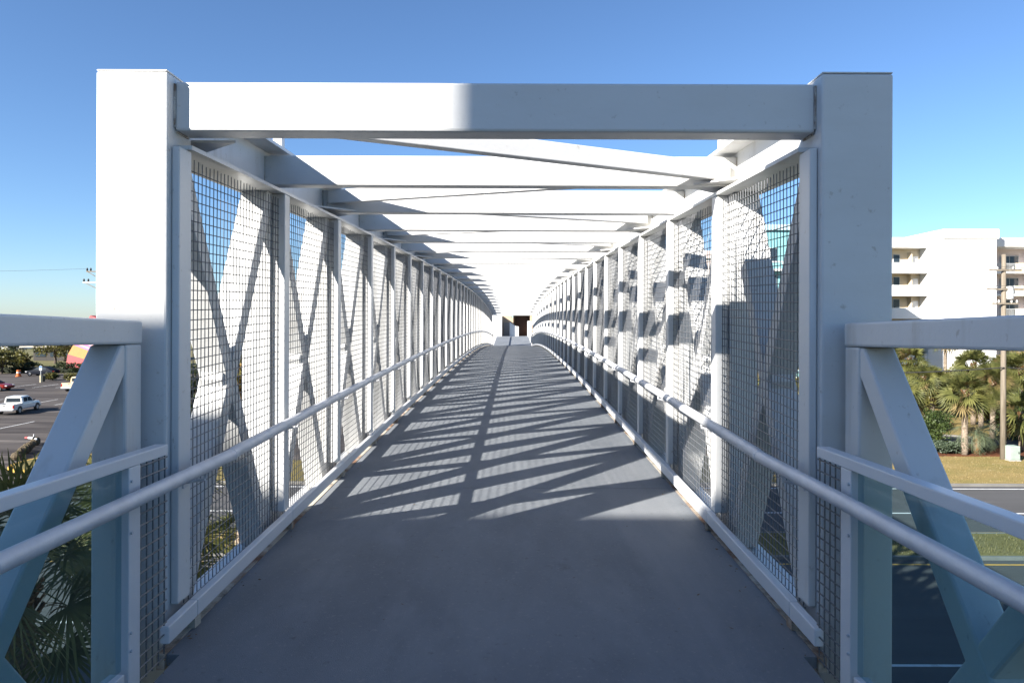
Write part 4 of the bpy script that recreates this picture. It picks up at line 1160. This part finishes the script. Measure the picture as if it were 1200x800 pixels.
# left pole, mostly behind the pillar
X, Y = pxd(119, 60)
p2 = thing('utility_pole', 'wooden utility pole whose crossarms stick out left of the portal pillar', 'utility pole', (X, Y, 0))
mb = MB(); mb.tube([(0, 0, 0), (0, 0, 14.2)], [.2, .13], 12); mb.build('pole_shaft', WOOD, p2, local=True, smooth=True)
for zz, w in ((12.95, 1.25), (12.0, 1.55)):
    mb = MB(); mb.bar((-w, -.14, zz), (w, -.14, zz), .1, .1, Vector((0, 1, 0))); ca = mb.build('crossarm', WOOD if zz > 12.5 else METAL, p2, local=True)
    mb = MB(); mb.bar((-w * .95, -.14, zz), (0, -.14, zz - .7), .05, .05, Vector((0, 1, 0))); mb.build('brace', WOOD, ca, local=True)
    for q in (-.95, -.7, .7, .95):
        mb = MB(); mb.tube([(q * w, -.14, zz + .05), (q * w, -.14, zz + .18), (q * w, -.14, zz + .32)], [.05, .09, .04], 8); mb.build('insulator', BLACKT, ca, local=True)
cable('overhead_cable', 'thin wire falling from the left pole toward the far houses', (X - .2, Y, 10.2), (X - 44, Y + 75, 9.6), .6, .016)
cable('overhead_cable', 'thin wire high in the sky left of the left pole', (X - 1.2, Y - .1, 13.2), (X - 40, Y - 3, 14.0), .7, .010)

X, Y = px(48, 450)
sg = thing('parking_sign', 'small blue and white parking sign on a thin post in the lot', 'sign', (X, Y, 0))
mb = MB(); mb.tube([(0, 0, 0), (0, 0, 2.4)], .04, 8); mb.build('post', METAL, sg, local=True)
mb = MB(); mb.box(-.19, .19, -.06, -.042, 1.72, 2.3); pn = mb.build('sign_panel', mat('sign_white', (.75, .76, .78), .5), sg, local=True)
mb = MB(); mb.box(-.17, .17, -.064, -.0605, 2.02, 2.28); mb.build('blue_field', mat('sign_blue', (.05, .18, .50), .5), pn, local=True)
mb = MB(); mb.tube([(0, 0, 0), (0, 0, 1.0)], .13, 10); mb.build('bollard', mat('cream_paint', (.62, .55, .36), .6), sg, local=True)
X, Y = px(50.5, 449)
bn = thing('litter_bin', 'dark litter bin standing beside the parking sign', 'litter bin', (X, Y, 0))
mb = MB(); mb.tube([(0, 0, 0), (0, 0, .75)], [.24, .28], 12); mb.build('drum', mat('dark_bin', (.05, .05, .035), .7), bn, local=True)
mb = MB(); mb.tube([(0, 0, .751), (0, 0, .86)], [.30, .2], 12); mb.build('lid', BLACKT, bn, local=True)
X, Y = px(22, 443)
br = thing('traffic_drum', 'orange traffic drum in front of the dark hedge', 'traffic drum', (X, Y, 0))
mb = MB(); mb.tube([(0, 0, 0), (0, 0, .1), (0, 0, .101), (0, 0, 1.0)], [.42, .42, .30, .26], 14); mb.build('drum', mat('orange_plastic', (.60, .14, .02), .6), br, local=True)
mb = MB(); mb.tube([(0, 0, .55), (0, 0, .68)], [.287, .283], 14); mb.build('stripe', PWHITE, br, local=True)
X, Y = px(40, 524)
hy = thing('standpipe', 'red and white standpipe with side outlet at the end of the rock border', 'standpipe', (X, Y, 0))
mb = MB(); mb.tube([(0, 0, 0), (0, 0, .62)], .075, 10); mb.build('riser', BLACKT, hy, local=True)
mb = MB(); mb.tube([(-.05, 0, .52), (-.36, 0, .54)], .085, 10); mb.build('pipe', PWHITE, hy, local=True)
mb = MB(); mb.tube([(-.361, 0, .54), (-.58, 0, .55)], .075, 10); mb.build('outlet', mat('red_paint', (.50, .03, .03), .5), hy, local=True)
mb = MB(); mb.tube([(.05, 0, .45), (.22, 0, .46)], .07, 10); mb.tube([(0, 0, .62), (0, 0, .80)], .03, 8); mb.build('valve', PWHITE, hy, local=True)
ROCK = mat('border_rock', (.12, .09, .05), .95, 0, .3, 4, .8, 12)
rg = random.Random(6)
for i in range(11):
    t = i / 10; x_, y_ = 21 + 24 * t, 541 - 19 * t
    X, Y = px(x_ - 2 + rg.uniform(-.5, .5), y_)
    mb = MB(); mb.ellipsoid((0, 0, .16), rg.uniform(.22, .34), rg.uniform(.2, .3), rg.uniform(.24, .36), 9, 6, 0, .1, rg)
    tag(mb.build('border_rock', ROCK, loc=(X, Y, .05), smooth=False), 'rounded brown rock in the curved row edging the grass island', 'rock', 'rocks edging the grass island')
X, Y = px(93, 543)
mb = MB(); mb.tube([(0, 0, 0), (.12, 0, 1.85)], .045, 10); tag(mb.build('guy_marker', mat('yellow_plastic', (.65, .42, .04), .5), loc=(X, Y, .15)), 'slanted yellow guy wire marker on the grass island', 'marker')
X, Y = px(99, 536)
gb = thing('utility_cabinet', 'small white utility cabinet on the verge beside the yellow guy marker', 'cabinet', (X, Y, .1))
mb = MB(); mb.box(-.22, .3, -.25, .25, .25, 1.05); mb.build('case', mat('white_box', (.50, .53, .50), .5), gb, local=True, bevel=.03)
mb = MB(); mb.tube([(0, 0, 0), (0, 0, .25)], .06, 8); mb.build('post', METAL, gb, local=True)

# ------------------------------------------------------------------ LIGHT, SKY, CAMERA
sx, sy, sz = -1.5, -1.25, 1.0
hyp = math.hypot(sx, sy)
elev = math.atan2(sz, hyp); az = math.atan2(sx, sy)            # azimuth clockwise from +Y
w = bpy.data.worlds.new('World'); bpy.context.scene.world = w; w.use_nodes = True
nt = w.node_tree; bg = nt.nodes['Background']
sky = nt.nodes.new('ShaderNodeTexSky'); sky.sky_type = 'NISHITA'; sky.sun_disc = False
sky.sun_elevation = elev; sky.sun_rotation = az
sky.altitude = 0; sky.air_density = 0.9; sky.dust_density = 0.3; sky.ozone_density = 6.2
nt.links.new(sky.outputs[0], bg.inputs['Color']); bg.inputs['Strength'].default_value = 0.065
sl = bpy.data.lights.new('sun', 'SUN'); sl.energy = 5.0; sl.angle = R(0.53); sl.color = (1.0, 0.955, 0.89)
so = bpy.data.objects.new('sun', sl); C.objects.link(so)
so.rotation_euler = Vector((sx, sy, sz)).to_track_quat('Z', 'Y').to_euler(); so.location = (-40, -40, 60)

cam = bpy.data.cameras.new('camera'); co = bpy.data.objects.new('camera', cam); C.objects.link(co)
cam.sensor_fit = 'HORIZONTAL'; cam.sensor_width = 36; cam.lens = 24
cam.shift_y = -22 / 1200; cam.shift_x = -2 / 1200
cam.clip_start = 0.05; cam.clip_end = 8000
co.location = (0.09 * S, 0, H); co.rotation_euler = (PI / 2, R(-0.2), 0)
sc = bpy.context.scene; sc.camera = co
sc.view_settings.view_transform = 'Standard'; sc.view_settings.look = 'None'
sc.view_settings.exposure = 1.6; sc.view_settings.gamma = 1
sc.render.engine = 'CYCLES'
sc.cycles.use_denoising = True
sc.cycles.max_bounces = 8; sc.cycles.diffuse_bounces = 2; sc.cycles.transparent_max_bounces = 12
sc.cycles.sample_clamp_indirect = 8
sc.cycles.caustics_reflective = False; sc.cycles.caustics_refractive = False
